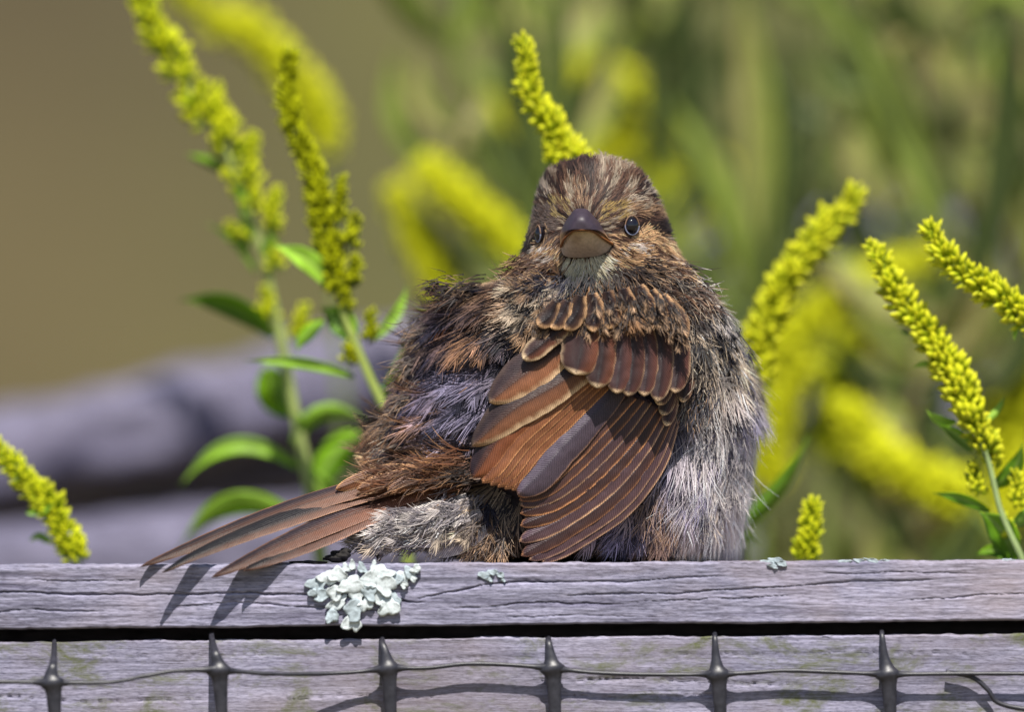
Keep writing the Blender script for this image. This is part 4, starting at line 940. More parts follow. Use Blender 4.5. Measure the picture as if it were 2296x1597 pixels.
# primary coverts, small scallops low on the right
for i, (pts, w) in enumerate([([(1500, 860), (1505, 900), (1494, 956)], 34), ([(1502, 850), (1500, 890), (1485, 932)], 36), ([(1500, 840), (1492, 875), (1474, 908)], 36), ([(1528, 800), (1540, 850), (1530, 903)], 34)]):
    feather('primary_covert', wing, pts, w, 30 + 5 * i, S_gc2, tipround=.4, depth=wd, seed=40 + i)
gc = [([(1512, 730), (1522, 800), (1513, 873)], 50, S_gc2), ([(1478, 722), (1484, 800), (1474, 892)], 52, S_gc2), ([(1440, 720), (1452, 790), (1444, 880)], 50, S_gc2), ([(1410, 720), (1420, 790), (1408, 880)], 56, S_gc2), ([(1390, 720), (1392, 790), (1382, 874)], 58, S_gc2),
      ([(1346, 722), (1350, 790), (1338, 862)], 66, S_gc), ([(1304, 722), (1304, 780), (1290, 832)], 84, S_gc), ([(1275, 728), (1240, 748), (1172, 797)], 44, S_gc)]
gc = [([(a_[0], a_[1] - (8 if j_ == 0 else 0) + (9 if j_ == 2 else 4)) for j_, a_ in enumerate(p_)], w_ * 1.08, s_) for p_, w_, s_ in gc]
for i, (pts, w, sty) in enumerate(gc):
    feather('greater_covert', wing, pts, w, 90 + 4.5 * i, sty, tipround=.38, depth=wd, seed=50 + i, basew=.8)
mc = [([(1500, 680), (1526, 730), (1530, 782)], 34), ([(1488, 670), (1508, 715), (1512, 762)], 36), ([(1462, 660), (1480, 700), (1484, 740)], 40), ([(1430, 655), (1450, 690), (1452, 728)], 42), ([(1395, 655), (1410, 695), (1404, 738)], 46), ([(1360, 660), (1372, 700), (1362, 745)], 46),
      ([(1330, 668), (1338, 706), (1326, 752)], 44), ([(1300, 676), (1296, 714), (1268, 748)], 46), ([(1272, 682), (1262, 712), (1236, 744)], 44), ([(1250, 690), (1232, 716), (1206, 744)], 38)]
mc = [([(a_[0] + 3 * math.sin(7 * a_[0]), a_[1] - 10 + 4 * math.sin(3 * a_[0])) for a_ in p_], w_) for p_, w_ in mc]
for i, (pts, w) in enumerate(mc):
    feather('median_covert', wing, pts, w, 122 + 2.5 * i, S_mc, tipround=.4, depth=wd, seed=60 + i)

tail = bpy.data.objects.new('tail', None); COL.objects.link(tail); tail.parent = bird; tail.matrix_parent_inverse = root_inv(bird); tail.location = P(1000, 1090, -30)
S_t1 = st((58, 34, 30), (44, 32, 42), (138, 92, 66), (160, 112, 80), ew=2.2, md=.3, mc=.2, split=.35, tw=6, tip=.5)
S_t2 = st((50, 30, 28), (20, 15, 22), (142, 96, 70), (180, 132, 98), ew=2.8, md=.2, mc=-.1, split=-.25, esides=(.1, 1), tw=6, tip=.6)  # near-black left vane paints in the shadow gap under the feather above
S_t3 = st((64, 38, 34), (46, 32, 42), (142, 92, 66), (168, 120, 90), ew=2.4, md=.3, mc=.1, split=.25, tw=6, tip=.5)
S_t4 = st((60, 36, 32), (22, 16, 22), (150, 100, 76), (208, 156, 130), ew=4.0, md=.25, split=-.15, esides=(.1, 1), tw=6, tip=.7)  # left vane colour also holds the dark gap below its neighbour
tl = [([(1030, 1084), (900, 1120), (704, 1212), (545, 1281)], 50, [-30, -60, -150, -250], 0, S_t4), ([(1030, 1078), (880, 1118), (680, 1200), (474, 1296)], 46, [-30, -60, -160, -262], 6, S_t3),
      ([(1000, 1068), (830, 1104), (600, 1180), (440, 1245), (362, 1286)], 38, [-30, -55, -140, -255], 13, S_t2), ([(1000, 1066), (820, 1092), (600, 1160), (420, 1230), (314, 1272)], 40, [-30, -50, -110, -205], 17, S_t1)]
for i, (pts, w, dp, ly, sty) in enumerate(tl):
    feather('tail_feather', tail, pts, w * 1.15, ly, sty, slope=.9, tipround=.85, tpow=2.2, depth=dp, seed=90 + i, basew=.75, nu=60)
S_cov = st((100, 64, 44), (140, 90, 60), (160, 104, 66), (206, 156, 108), ew=3, md=.5, tw=6, tip=.6)
for i, (pts, w, dp) in enumerate([([(960, 1052), (860, 1060), (752, 1098)], 34, [-30, -45, -52]), ([(990, 1056), (900, 1070), (800, 1098)], 36, [-36, -54, -62]), ([(1020, 1062), (940, 1072), (868, 1100)], 38, [-48, -70, -78])]):
    feather('tail_covert', tail, pts, w, 22 + 2 * i, S_cov, tipround=.4, depth=dp, seed=100 + i)
S_und = st((170, 158, 150), (200, 188, 178), (206, 194, 184), (214, 204, 194), ew=5, md=.35, tw=10)
for i, (pts, w, dp) in enumerate([([(1000, 1150), (880, 1190), (772, 1216)], 48, [-40, -50, -40]), ([(1010, 1180), (900, 1210), (800, 1238)], 46, [-44, -54, -44]), ([(1050, 1120), (980, 1150), (890, 1172)], 54, [-60, -74, -70]),
                                  ([(1080, 1150), (1010, 1190), (920, 1218)], 50, [-64, -74, -66]), ([(1090, 1190), (1030, 1220), (960, 1240)], 44, [-60, -66, -56])]):
    feather('undertail_covert', tail, pts, w, 12 + 3 * i, S_und, tipround=.45, depth=dp, seed=110 + i)
feather('undertail_covert', tail, [(862, 1190), (850, 1225), (850, 1260)], 16, 2, S_t2, tipround=.4, depth=[-60, -60, -60], seed=120)

# ------------------------------------------------------------------ goldenrod
def bud_arrays(o, a, L, r, cbase, ctip, rnd, ns=6):
    a = unit(a); up = np.array([0, 0, 1.0]) if abs(a[2]) < .9 else np.array([1.0, 0, 0])
    s = unit(np.cross(a, up)); b = np.cross(s, a)
    prof = [(0, .40), (.25, .85), (.5, 1.0), (.78, .60), (1.0, .10)]
    ang = np.arange(ns) * 2 * np.pi / ns + rnd
    V = np.concatenate([o + a * L * u + r * w * (np.cos(ang)[:, None] * s + np.sin(ang)[:, None] * b) for u, w in prof])
    n = len(prof); idx = np.arange(n * ns).reshape(n, ns)
    q = np.stack([idx[:-1], np.roll(idx[:-1], -1, 1), np.roll(idx[1:], -1, 1), idx[1:]], -1).reshape(-1, 4)
    V = np.vstack([V, (o + a * L * 1.04)[None]])
    t = np.stack([idx[-1], np.roll(idx[-1], -1), np.full(ns, n * ns)], -1)
    k = np.repeat(np.array([p[0] for p in prof]), ns); k = np.append(k, 1.0)[:, None]
    k = np.clip(k * 1.5 - .25, 0, 1)
    return V, q, t, cbase * (1 - k) + ctip * k

def cluster_mesh(nb, length, bl, br, cb, ct, seed):
    """a little raceme along +Z, in metres, buds packed round its axis"""
    r = np.random.default_rng(seed); parts = []
    for i in range(nb):
        f = (i + .5) / nb; az = i * 2.4 + r.uniform(-.4, .4)
        rad = br * (1.5 * (1 - f) + .4) 
        o = np.array([math.cos(az) * rad, math.sin(az) * rad, length * f * .85])
        tilt = 0.95 * (1 - f) + .15
        a = np.array([math.cos(az) * tilt, math.sin(az) * tilt, 1.0]) + r.normal(0, .12, 3)
        k = r.uniform(.75, 1.15)
        parts.append(bud_arrays(o, a, bl * k, br * k * r.uniform(.85, 1.1), cb * r.uniform(.7, 1.1), np.clip(ct * r.uniform(.8, 1.15), 0, 1), r.uniform(0, 6)))
    path = np.array([(0, 0, -length * .15), (0, 0, length * .3), (0, 0, length * .8)]); v, q, t = tube_arrays(path, np.array([br * .5, br * .4, br * .2]), 5, up=(0, 1, .01))
    parts.append((v, q, t, np.tile(cb, (len(v), 1))))
    V, F, Cc = merge(parts)
    return mesh_np('flower_cluster', V, F, M_bud, col=Cc)
OL1, OL2, OL3, TAN1 = lin((164, 182, 74)), lin((110, 124, 54)), lin((62, 76, 34)), lin((176, 156, 112))
YEL = (lin((150, 176, 18)), lin((255, 252, 52)))
PAL = (lin((136, 172, 18)), lin((250, 250, 44)))
OLV = (lin((74, 98, 10)), lin((214, 218, 14)))
RICH = (lin((196, 206, 16)), lin((252, 250, 46)))
_cl = {}
def cluster_lib(style, kind, length, nb, bl, br):
    key = (kind, int(length / 12), nb, round(bl, 1))
    if key not in _cl:
        _cl[key] = [cluster_mesh(nb, length * S, bl * S, br * S, style[0], style[1], hash(kind) % 7 + 10 * j + int(length)) for j in range(3)]
    return random.choice(_cl[key])

def leaf_mesh(a, b, bow, w, d0, d1, col, col2, seed, sag=0.0):
    """leaf from a (base) to b (tip) in picture units; bow bends it sideways in the picture, a folded blade with a midrib"""
    n = 16
    a = np.array(a, float); b = np.array(b, float); m_ = (a + b) / 2 + np.array([-(b - a)[1], (b - a)[0]]) * bow
    u = np.linspace(0, 1, n)
    c = ((1 - u) ** 2)[:, None] * a + (2 * u * (1 - u))[:, None] * (2 * m_ - (a + b) / 2) + (u ** 2)[:, None] * b
    d = d0 + (d1 - d0) * u
    t = unit(np.gradient(c, axis=0)); nr = np.stack([-t[:, 1], t[:, 0]], -1)
    pw = np.sin(np.pi * np.clip(u * .9 + .08, 0, 1)) ** .85 * (1 - u ** 6); pw = np.maximum(pw, .04)
    vs = np.array([-1, -.75, -.5, -.25, 0, .25, .5, .75, 1.0])
    x = c[:, 0][:, None] + nr[:, 0][:, None] * vs * pw[:, None] * w / 2; y = c[:, 1][:, None] + nr[:, 1][:, None] * vs * pw[:, None] * w / 2
    r = np.random.default_rng(seed)
    dd = d[:, None] + np.abs(vs) * pw[:, None] * w * .30 * (1 if seed % 2 else -1) + vs * pw[:, None] * w * r.uniform(-.5, .5) + 0.06 * w * np.sin(u * 14 + seed)[:, None] * vs
    k = np.clip(.5 + .5 * vs, 0, 1)[None, :, None]
    cc = np.ones((n, 9, 3)) * (np.array(col) * (1 - k) + np.array(col2) * k)
    cc[:, 4] = cc[:, 4] * .5 + lin((170, 190, 110)) * .5
    cc *= (1 + .12 * vnoise2(x / 15, y / 15, 6))[..., None]
    idx = np.arange(n * 9).reshape(n, 9)
    V = W3(np.stack([x, dd, y], -1)).reshape(-1, 3)
    V2 = W3(np.stack([x, dd + max(1.2, w * .03), y], -1)).reshape(-1, 3); n0 = n * 9
    rim = np.concatenate([idx[0], idx[1:, -1], idx[-1, ::-1][1:], idx[::-1, 0][1:]]); r2 = np.roll(rim, -1)
    return mesh_np('leaf', np.vstack([V, V2]), [gridq(idx), gridq(idx)[:, ::-1] + n0, np.stack([rim, r2, r2 + n0, rim + n0], -1)[:-1]], M_leaf, col=np.vstack([cc.reshape(-1, 3)] * 2))

LG, MG, DG = lin((176, 220, 72)), lin((140, 186, 30)), lin((92, 138, 22))
def plant(label, path, d, spec, style, kind, leaves=(), extra=(), group='goldenrod stalks', name='goldenrod_stalk', stem_w=(4, 13), stem_c=(170, 182, 100), foot=True, lean=0.0):
    """path from the tip downwards; spec: list of (fraction from, to, count, raceme length, buds, bud length, bud radius, outward tilt)"""
    dep = (lambda f: d + lean * f)
    pts = [(x, dep(i / max(1, len(path) - 1)), y) for i, (x, y) in enumerate(path)]
    c = catmull(np.array(pts, float), 90)
    vis = len(c)
    if foot:                                   # carry the stem down to the ground
        e, e0 = c[-1], c[-6]
        full = [tuple(e), (e[0] + (e[0] - e0[0]) * 5, e[1] + 150, e[2] + 500)]
        gz = 798.5 + ZC / S / (1 + (e[1] + 400) * S / D)
        full += [(full[-1][0] + 80, e[1] + 400, gz)]
        c = np.vstack([c, catmull(np.array(full), 24)[1:]])
    w = W3(c)
    root = empty(name, w[-1], label, 'goldenrod' if name == 'goldenrod_stalk' else 'plant', group)
    s = np.concatenate([np.linspace(0, 1, vis), np.full(len(c) - vis, 1.0)])
    v, q, t = tube_arrays(w, (stem_w[0] + (stem_w[1] - stem_w[0]) * s) / 2 * S * (1 + .08 * vnoise(np.arange(len(c)) / 3., 9)), 8)
    link('stem', mesh_np('stem', v, [q, t], M_leaf, col=np.tile(lin(stem_c), (len(v), 1)) * (1 + .1 * vnoise(np.arange(len(v)) / 30., 2))[:, None]), root)
    base = w[:vis]; tan = unit(np.gradient(base, axis=0)) * -1      # towards the tip
    for (f0, f1, cnt, ln, nb, bl, br, tilt) in spec:
        for i in range(cnt):
            f = f0 + (f1 - f0) * (i + random.uniform(.2, .8)) / cnt
            k = int(f * (vis - 1)); tg = tan[k]
            az = i * 2.4 + random.uniform(-.5, .5)
            up = np.array([0, 0, 1.0]); side = unit(np.cross(tg, np.array([0, 1.0, 0]))); fw = np.cross(side, tg)
            out = side * math.cos(az) + fw * math.sin(az)
            ax = unit(tg * 1.0 + out * tilt + up * .35)
            me = cluster_lib(style, kind, ln, nb, bl * 1.45, br * 1.12)
            o = bpy.data.objects.new('flower_cluster', me); COL.objects.link(o); o.parent = root
            quat = Vector(ax).to_track_quat('Z', 'Y')
            o.matrix_parent_inverse = root_inv(root)
            o.location = Vector(base[k] + out * (stem_w[0] / 2) * S)
            o.rotation_mode = 'QUATERNION'; o.rotation_quaternion = quat
            sc = random.uniform(.85, 1.15); o.scale = (sc, sc, sc)
    for (x0, y0, x1, y1, ln, nb, bl, br) in extra:       # a side raceme standing at a given place, many buds on one stalk
        a = W3(np.array([x0, d - 6, y0])); b = W3(np.array([x1, d - 10, y1])); ax = unit(b - a); Ltot = np.linalg.norm(b - a) / S
        cntc = max(2, int(Ltot / (ln * .38)))
        for i in range(cntc):
            f = i / cntc
            me = cluster_lib(style, kind, ln, nb, bl * 1.45, br * 1.12)
            o = bpy.data.objects.new('flower_cluster', me); COL.objects.link(o); o.parent = root; o.matrix_parent_inverse = root_inv(root)
            o.location = Vector(a * (1 - f) + b * f); o.rotation_mode = 'QUATERNION'; o.rotation_quaternion = Vector(unit(ax + rng.normal(0, .22, 3))).to_track_quat('Z', 'Y')
            sc = (1.05 - .45 * f) * random.uniform(.85, 1.1); o.scale = (sc, sc, sc)
    for i, (x0, y0, x1, y1, bow, lw, cc) in enumerate(leaves):
        c1, c2 = {'l': (LG, LG * .8), 'm': (MG, LG * .8), 'd': (DG, MG), 'k': (DG * .8, DG), 'w': (OL1, OL2), 'x': (OL2, OL3), 'y': (OL3, OL3 * .8), 'z': (TAN1, OL1)}[cc]
        link('leaf', leaf_mesh((x0, y0), (x1, y1), bow, lw * 1.15, d + random.uniform(-6, 6), d + random.uniform(-60, 60), c1, c2, i + int(x0)), root)
    return root

# in-focus and nearly in-focus stalks
plant('sharp yellow goldenrod spike arching left beside the right edge, with leaves below',
      [(1963, 562), (1985, 610), (2010, 660), (2042, 705), (2075, 740), (2105, 790), (2132, 840), (2158, 890), (2180, 940), (2200, 990), (2218, 1040), (2230, 1090), (2242, 1140), (2262, 1190), (2290, 1250), (2310, 1300)], 330,
      [(0.0, .12, 12, 22, 5, 17, 5.5, .35), (.10, .34, 26, 32, 7, 20, 6.5, .8), (.32, .58, 30, 44, 10, 20, 6.8, 1.0), (.56, .66, 5, 40, 9, 18, 6.2, .9)], YEL, 'F',
      leaves=[(2144, 945, 2078, 920, -.15, 20, 'l'), (2178, 1012, 2104, 955, .1, 26, 'd'), (2220, 1148, 2090, 1106, .05, 22, 'd'), (2224, 1092, 2292, 994, .15, 34, 'd'), (2272, 1256, 2196, 1148, .12, 56, 'd'), (2200, 950, 2252, 888, .1, 14, 'l'),
              (2278, 1262, 2186, 1246, .2, 28, 'd'), (2268, 1180, 2310, 1130, .1, 26, 'm'), (2040, 750, 2018, 740, 0, 8, 'd'), (2110, 830, 2045, 828, .2, 14, 'l')],
      extra=[(2224, 1052, 2226, 972, 26, 6, 17, 6), (2276, 1136, 2278, 1062, 28, 7, 16, 6), (2190, 1110, 2180, 1042, 24, 6, 16, 6), (2262, 1222, 2254, 1166, 26, 7, 16, 6), (2170, 952, 2182, 880, 28, 7, 18, 6)], stem_w=(5, 15), stem_c=(176, 196, 130), lean=-60)
plant('crisp bright goldenrod tip reaching in from the right frame edge',
      [(2084, 522), (2110, 560), (2140, 598), (2180, 628), (2220, 650), (2262, 682), (2310, 720), (2400, 800), (2460, 1000)], 250,
      [(0.0, .12, 10, 20, 5, 18, 5.5, .35), (.10, .36, 26, 28, 6, 22, 6.5, .9), (.34, .6, 16, 40, 9, 20, 6.5, 1.0)], YEL, 'G',
      leaves=[(2300, 716, 2276, 768, .2, 12, 'm')], stem_w=(4, 12), stem_c=(176, 196, 130))
plant('small upright goldenrod tip peeping over the board right of the sparrow',
      [(1824, 1136), (1820, 1170), (1816, 1210), (1808, 1262), (1806, 1330)], 420, [(0.0, .35, 18, 20, 5, 15, 5, .6), (.3, .66, 18, 28, 7, 15, 5.4, 1.0)], PAL, 'H', stem_w=(4, 10), extra=[(1796, 1262, 1786, 1215, 20, 5, 14, 5)])
plant('olive green goldenrod spike rising straight behind the head',
      [(1178, 108), (1184, 150), (1190, 195), (1200, 230), (1220, 262), (1240, 292), (1262, 324), (1290, 356), (1320, 400), (1350, 470), (1390, 620)], 520,
      [(0.0, .2, 16, 22, 6, 17, 5.4, .5), (.18, .5, 26, 32, 7, 20, 6.6, .9), (.45, .62, 14, 40, 8, 20, 7, .9)], YEL, 'Dd', stem_w=(5, 12), extra=[(1240, 372, 1232, 310, 28, 7, 18, 6.5), (1300, 372, 1288, 322, 30, 6, 22, 7)])
plant('soft yellow goldenrod spike leaning right just right of the sparrow',
      [(1914, 452), (1890, 480), (1856, 508), (1828, 545), (1800, 585), (1770, 620), (1745, 660), (1725, 705), (1710, 750), (1700, 810), (1690, 900), (1680, 1000)], 820,
      [(0.0, .2, 16, 26, 6, 20, 6.5, .4), (.15, .5, 30, 38, 8, 22, 8, .8), (.45, .8, 26, 42, 9, 22, 8, .9)], YEL, 'E', stem_w=(5, 13),
      leaves=[(1625, 1208, 1812, 978, .08, 34, 'd'), (1618, 1220, 1705, 1222, -.2, 20, 'm')])
plant('tall soft goldenrod stalk at left leaning out of the top of the frame',
      [(300, -30), (325, 20), (350, 66), (385, 130), (412, 180), (445, 235), (480, 290), (512, 350), (535, 410), (556, 470), (580, 540), (598, 610), (616, 690), (636, 790), (652, 880), (672, 980), (694, 1090), (712, 1200), (724, 1300)], 1150,
      [(0.0, .12, 12, 34, 7, 20, 7.5, .9), (.10, .26, 13, 44, 8, 22, 8, 1.3), (.24, .42, 8, 54, 10, 22, 8, 1.3)], PAL, 'A',
      leaves=[(612, 756, 400, 674, .13, 46, 'd'), (602, 824, 668, 938, .1, 78, 'd'), (655, 1000, 822, 944, -.28, 34, 'l'), (806, 970, 706, 1112, .1, 62, 'd'), (668, 1050, 404, 1092, .27, 34, 'm'), (672, 1170, 400, 1235, .26, 48, 'l'), (572, 612, 462, 500, .1, 16, 'd'), (520, 392, 415, 346, .05, 22, 'd'),
              (690, 1050, 780, 1100, .2, 40, 'l'), (672, 980, 655, 930, .3, 30, 'l'), (552, 560, 520, 400, 0.1, 26, 'd'), (600, 600, 598, 520, .1, 40, 'd')],
      extra=[(486, 300, 490, 200, 30, 7, 18, 6.5), (560, 420, 566, 300, 34, 8, 18, 7), (512, 300, 518, 262, 30, 7, 18, 6.5), (602, 528, 620, 425, 34, 8, 18, 7), (560, 540, 516, 505, 28, 6, 17, 6.5), (604, 720, 596, 650, 28, 7, 17, 6.5), (664, 770, 678, 690, 30, 7, 17, 6.5), (620, 610, 612, 560, 28, 6, 16, 6)], stem_w=(8, 34), stem_c=(188, 202, 122))
plant('dark olive goldenrod spike left of the sparrow with broad leaves at its foot',
      [(651, 136), (648, 175), (646, 225), (655, 280), (676, 330), (696, 380), (712, 440), (724, 500), (738, 560), (752, 640), (772, 710), (800, 780), (830, 850), (868, 930), (900, 1040), (910, 1150)], 700,
      [(0.0, .14, 26, 26, 8, 14, 5, .5), (.10, .34, 40, 36, 10, 15, 5.4, .8), (.32, .52, 24, 46, 12, 15, 5.8, .9)], OLV, 'B',
      leaves=[(742, 645, 614, 552, .12, 44, 'l'), (795, 846, 546, 812, .06, 24, 'm'), (792, 764, 718, 690, .10, 54, 'd'), (726, 722, 664, 790, .1, 30, 'd'), (838, 760, 912, 640, .1, 22, 'm'), (850, 892, 906, 752, .16, 40, 'd'), (868, 958, 900, 900, .1, 30, 'm'), (725, 600, 700, 520, .1, 26, 'd')],
      extra=[(762, 500, 766, 400, 32, 9, 15, 6), (782, 560, 800, 480, 34, 9, 15, 6), (732, 500, 722, 400, 34, 9, 15, 6), (742, 600, 738, 520, 34, 9, 15, 6), (782, 650, 800, 580, 32, 9, 15, 6), (776, 700, 776, 650, 26, 7, 14, 5.5), (826, 770, 832, 700, 26, 7, 14, 5.5), (784, 820, 778, 780, 26, 7, 14, 5.5)], stem_w=(6, 28), stem_c=(190, 206, 110))
plant('short yellow green goldenrod tip bending in at the lower left corner',
      [(-40, 990), (0, 1022), (40, 1062), (76, 1098), (104, 1132), (128, 1168), (150, 1210), (166, 1250), (176, 1300), (180, 1360)], 560,
      [(0.0, .4, 26, 28, 7, 16, 5.6, .8), (.36, .78, 30, 38, 9, 16, 6, 1.0)], PAL, 'C', leaves=[(60, 1150, 120, 1130, .1, 16, 'm'), (100, 1200, 66, 1215, .1, 12, 'l'), (120, 1220, 75, 1205, .1, 14, 'm')], extra=[(182, 1262, 182, 1208, 26, 7, 15, 6)], stem_w=(6, 14))
# blurred yellow stalks further back
soft = [('broad blurred golden plume at the top left behind the tall stalk', [(380, -40), (450, 20), (520, 62), (590, 105), (640, 160), (690, 230), (725, 300), (740, 420), (750, 560), (760, 700)], 3600, RICH, 1.25),
        ('blurred yellow plume left of the head, the lower one', [(890, 440), (915, 500), (940, 560), (970, 620), (1000, 700), (1010, 900)], 3500, RICH, 1.0),
        ('blurred yellow plume left of the head, the brighter upper one', [(970, 390), (1010, 430), (1060, 480), (1120, 530), (1170, 600), (1190, 760)], 3400, RICH, 1.15),
        ('wide hazy yellow plume slanting behind the right hand spikes', [(2060, 590), (1960, 630), (1860, 690), (1770, 760), (1710, 850), (1680, 960), (1670, 1100)], 3400, RICH, 1.25),
        ('hazy golden plume curving down towards the right edge', [(1900, 930), (1950, 1000), (2020, 1060), (2110, 1110), (2190, 1150), (2260, 1240), (2290, 1320)], 3000, RICH, 1.3),
        ('hazy yellow mass at the lower right corner above the board', [(2330, 1090), (2250, 1130), (2170, 1180), (2100, 1240), (2060, 1300)], 3600, RICH, 1.8),
        ('blurred yellow plume running down close behind the sparrow flank', [(1800, 820), (1760, 880), (1730, 960), (1720, 1060), (1710, 1180), (1700, 1300)], 3400, RICH, 1.3),
        ('blurred pale plume upright between the sparrow and the right spikes', [(1960, 680), (1910, 780), (1880, 880), (1860, 1000), (1850, 1120), (1840, 1280)], 3600, PAL, 1.2),
        ('small round yellow blur above the head to the right', [(1392, 190), (1395, 240), (1398, 300), (1410, 400), (1420, 560)], 4600, RICH, 1.3),
        ('faint yellow blur just right of the spike behind the head', [(1285, 160), (1290, 215), (1300, 270), (1320, 400), (1330, 560)], 5200, RICH, 1.4),
        ('faint yellow blur just left of the spike behind the head', [(1130, 250), (1160, 310), (1185, 360), (1200, 420), (1220, 560)], 5200, RICH, 1.5),
        ('hazy yellow blur against the right frame edge', [(2330, 820), (2300, 880), (2270, 960), (2260, 1060), (2270, 1200)], 3600, RICH, 1.4),
        ('dim olive blur right of the head', [(1560, 380), (1540, 440), (1530, 520), (1540, 640)], 6200, PAL, 1.8)]
for i, (lab, path, d, sty, k) in enumerate(soft):
    k *= .86
    plant(lab, path, d * .9, [(0.0, .25, 14, 44 * k, 9, 22 * k, 9 * k, .6), (.2, .62, 24, 62 * k, 11, 22 * k, 10 * k, .9)], sty, 'S%d%s' % (int(k * 10), 'r' if sty is RICH else 'p'), stem_w=(10, 24), stem_c=(150, 168, 90))

# leafy green stems far behind, each a plant of its own
GREENS = [('w', (122, 138, 66)), ('x', (104, 118, 56)), ('y', (84, 100, 48)), ('z', (140, 128, 92))]
far = [(1000, 5200, 'tall leafy stem fading to soft green left of centre', 1), (1120, 6800, 'leafy green stem behind the spike above the head', 0), (1230, 5600, 'dark leafy stem left above the head', 2),
       (1330, 7600, 'pale leafy stem straight above the head', 0), (1450, 6200, 'dark green leafy stem right above the head', 2), (1560, 8000, 'dim leafy stem between the head and the beige gap', 1),
       (1700, 9000, 'thin leafy stem in the beige gap', 2), (1840, 6400, 'bright leafy stem slanting at the upper right', 0), (1950, 5600, 'long slanting leafy stem behind the right spikes', 1),
       (2060, 7600, 'dark leafy stem behind the right spikes', 3), (2150, 6000, 'green leafy stem near the right frame edge', 1), (2240, 7200, 'deep green leafy stem at the right frame edge', 2), (2320, 5400, 'outermost leafy stem partly beyond the right frame edge', 1),
       (1640, 5600, 'low leafy stem beside the sparrow flank', 1), (2050, 4800, 'low dark leafy stem under the slanting plumes', 3)]
for i, (x, d, lab, g) in enumerate(far):
    r = random.Random(100 + i)
    top = -150 if i < 13 else 700
    slant = {7: 230, 8: 260, 1: 130, 0: 120}.get(i, r.uniform(-60, 120))
    path = [(x + slant * (f - .2) + r.uniform(-20, 20), top + (1500 - top) * f) for f in np.linspace(0, 1, 8)]
    lv = []
    pa = catmull(np.array(path), 60)
    for k in range(18):
        f = (k + r.random()) / 18; q_ = pa[int(f * 59)]
        sgn = 1 if k % 2 else -1; ln = r.uniform(220, 420)
        ang = r.uniform(.1, .6)
        lv.append((q_[0], q_[1], q_[0] + sgn * ln * math.sin(ang), q_[1] - ln * math.cos(ang) * r.uniform(.2, 1), sgn * r.uniform(.05, .2), r.uniform(40, 74), GREENS[min(3, max(0, g + r.choice((-1, 0, 0, 1, 2))))][0]))
    plant(lab, path, d * .62, [], PAL, 'none', leaves=lv, name='leafy_plant', group='leafy stems behind the fence', stem_w=(12, 26), stem_c=GREENS[g][1])

# three nearer plants with long strap leaves: the soft diagonal and upright streaks of the upper right
for lab, path, d, lv in (
        ('tall strap leaved plant slanting up through the upper right', [(1850, -80), (1960, 200), (2080, 460), (2170, 760), (2200, 1100), (2210, 1400)], 3100,
         [(2110, 540, 1815, -70, .06, 84, 'w'), (2060, 420, 1925, -60, -.05, 62, 'x'), (2190, 640, 2255, -60, .05, 76, 'y'), (2170, 720, 2330, 330, -.08, 60, 'y'), (2150, 800, 1990, 500, .1, 56, 'x'), (2200, 900, 2330, 640, .1, 60, 'y')]),
        ('strap leaved plant with a straw coloured blade between head and right spikes', [(1640, -80), (1650, 200), (1668, 460), (1690, 760), (1700, 1100), (1705, 1400)], 3500,
         [(1690, 600, 1655, -70, .03, 84, 'z'), (1670, 620, 1560, -60, -.06, 62, 'y'), (1680, 700, 1480, 200, .10, 56, 'w'), (1700, 820, 1870, 470, -.1, 54, 'x'), (1690, 700, 1760, 40, .05, 70, 'y'), (1700, 960, 1860, 640, .1, 60, 'w')]),
        ('strap leaved plant rising just left of the spike behind the head', [(1160, -80), (1180, 120), (1200, 330), (1215, 600), (1225, 1000), (1230, 1400)], 3200,
         [(1215, 480, 1050, -70, .08, 60, 'w'), (1205, 400, 1130, -60, -.05, 52, 'y'), (1210, 430, 1250, -60, .05, 50, 'x'), (1220, 560, 1400, 60, -.08, 52, 'y'), (1215, 600, 1020, 260, .1, 50, 'x')])):
    plant(lab, path, d, [], PAL, 'none', leaves=lv, name='leafy_plant', group='leafy stems behind the fence', stem_w=(14, 30), stem_c=(104, 120, 56))

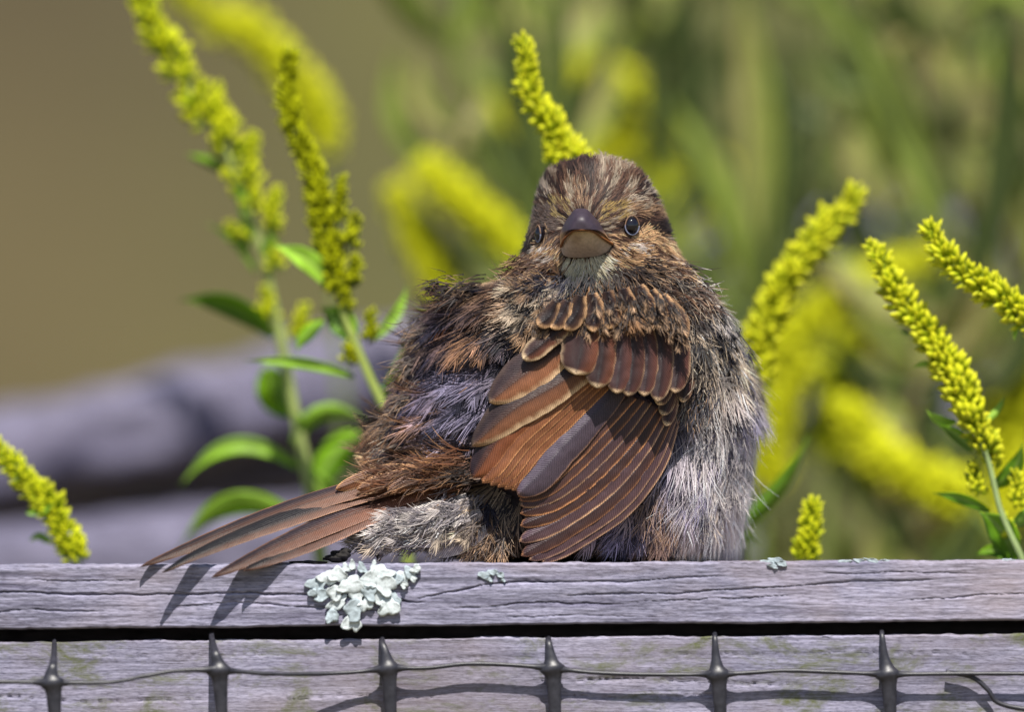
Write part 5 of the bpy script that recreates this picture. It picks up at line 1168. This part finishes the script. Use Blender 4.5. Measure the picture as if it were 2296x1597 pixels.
# ------------------------------------------------------------------ old timbers behind, left and right
def timber(name, label, pts, hw, hd, seed, mat=None):
    c = catmull(np.array(pts, float), 120)
    prof = []
    ns = 28; a = np.arange(ns) * 2 * np.pi / ns
    ux = np.sign(np.cos(a)) * np.abs(np.cos(a)) ** .55; uy = np.sign(np.sin(a)) * np.abs(np.sin(a)) ** .55
    rr = 1 + .10 * vnoise2(c[:, 0][:, None] / 130 + seed, np.cos(a)[None] * 2 + 5 + np.sin(a)[None], seed) + .05 * vnoise2(c[:, 0][:, None] / 30, np.sin(a)[None] * 9, seed + 1)
    V = np.stack([c[:, 0][:, None] + 0 * rr, c[:, 1][:, None] + hd * ux[None] * rr, c[:, 2][:, None] + hw * uy[None] * rr], -1)
    w = W3(V).reshape(-1, 3); n = len(c)
    idx = np.arange(n * ns).reshape(n, ns)
    q = np.stack([idx[:-1], np.roll(idx[:-1], -1, 1), np.roll(idx[1:], -1, 1), idx[1:]], -1).reshape(-1, 4)
    w = np.vstack([w, W3(c[:1]), W3(c[-1:])])
    t = np.vstack([np.stack([idx[0], np.roll(idx[0], -1), np.full(ns, n * ns)], -1), np.stack([idx[-1], np.roll(idx[-1], -1), np.full(ns, n * ns + 1)], -1)])
    o = link(name, mesh_np(name, w, [q, t], mat or M_wood_far)); tag(o, label, 'log', 'old timbers behind the fence'); return o
timber('weathered_log', 'upper blurred pale log sloping up behind the left goldenrod', [(-900, 4000, 1250), (-100, 4100, 1050), (300, 4200, 965), (600, 4300, 890), (1000, 4400, 810), (1500, 4700, 750)], 112, 420, 3)
timber('weathered_log', 'lower blurred grey log just above the board at left', [(-900, 3300, 1330), (0, 3300, 1280), (500, 3400, 1235), (1000, 3400, 1210), (1700, 3500, 1210)], 100, 420, 7)
timber('weathered_log', 'log added to fill the shadowed gap between the two pale logs at left', [(-900, 4400, 1270), (0, 4500, 1160), (500, 4600, 1070), (1000, 4700, 1010), (1700, 4800, 980)], 110, 300, 9)  # invented log, set back under the upper one so the gap reads dark
timber('weathered_log', 'blurred pale timber crossing behind the right goldenrod', [(1500, 7200, 560), (1800, 7000, 530), (2100, 6800, 540), (2700, 6600, 640)], 55, 420, 11)
timber('weathered_log', 'dark blurred timber low at the right behind the curving plume', [(1700, 6200, 940), (2000, 6000, 930), (2300, 5800, 950), (2800, 5600, 1000)], 80, 420, 15)
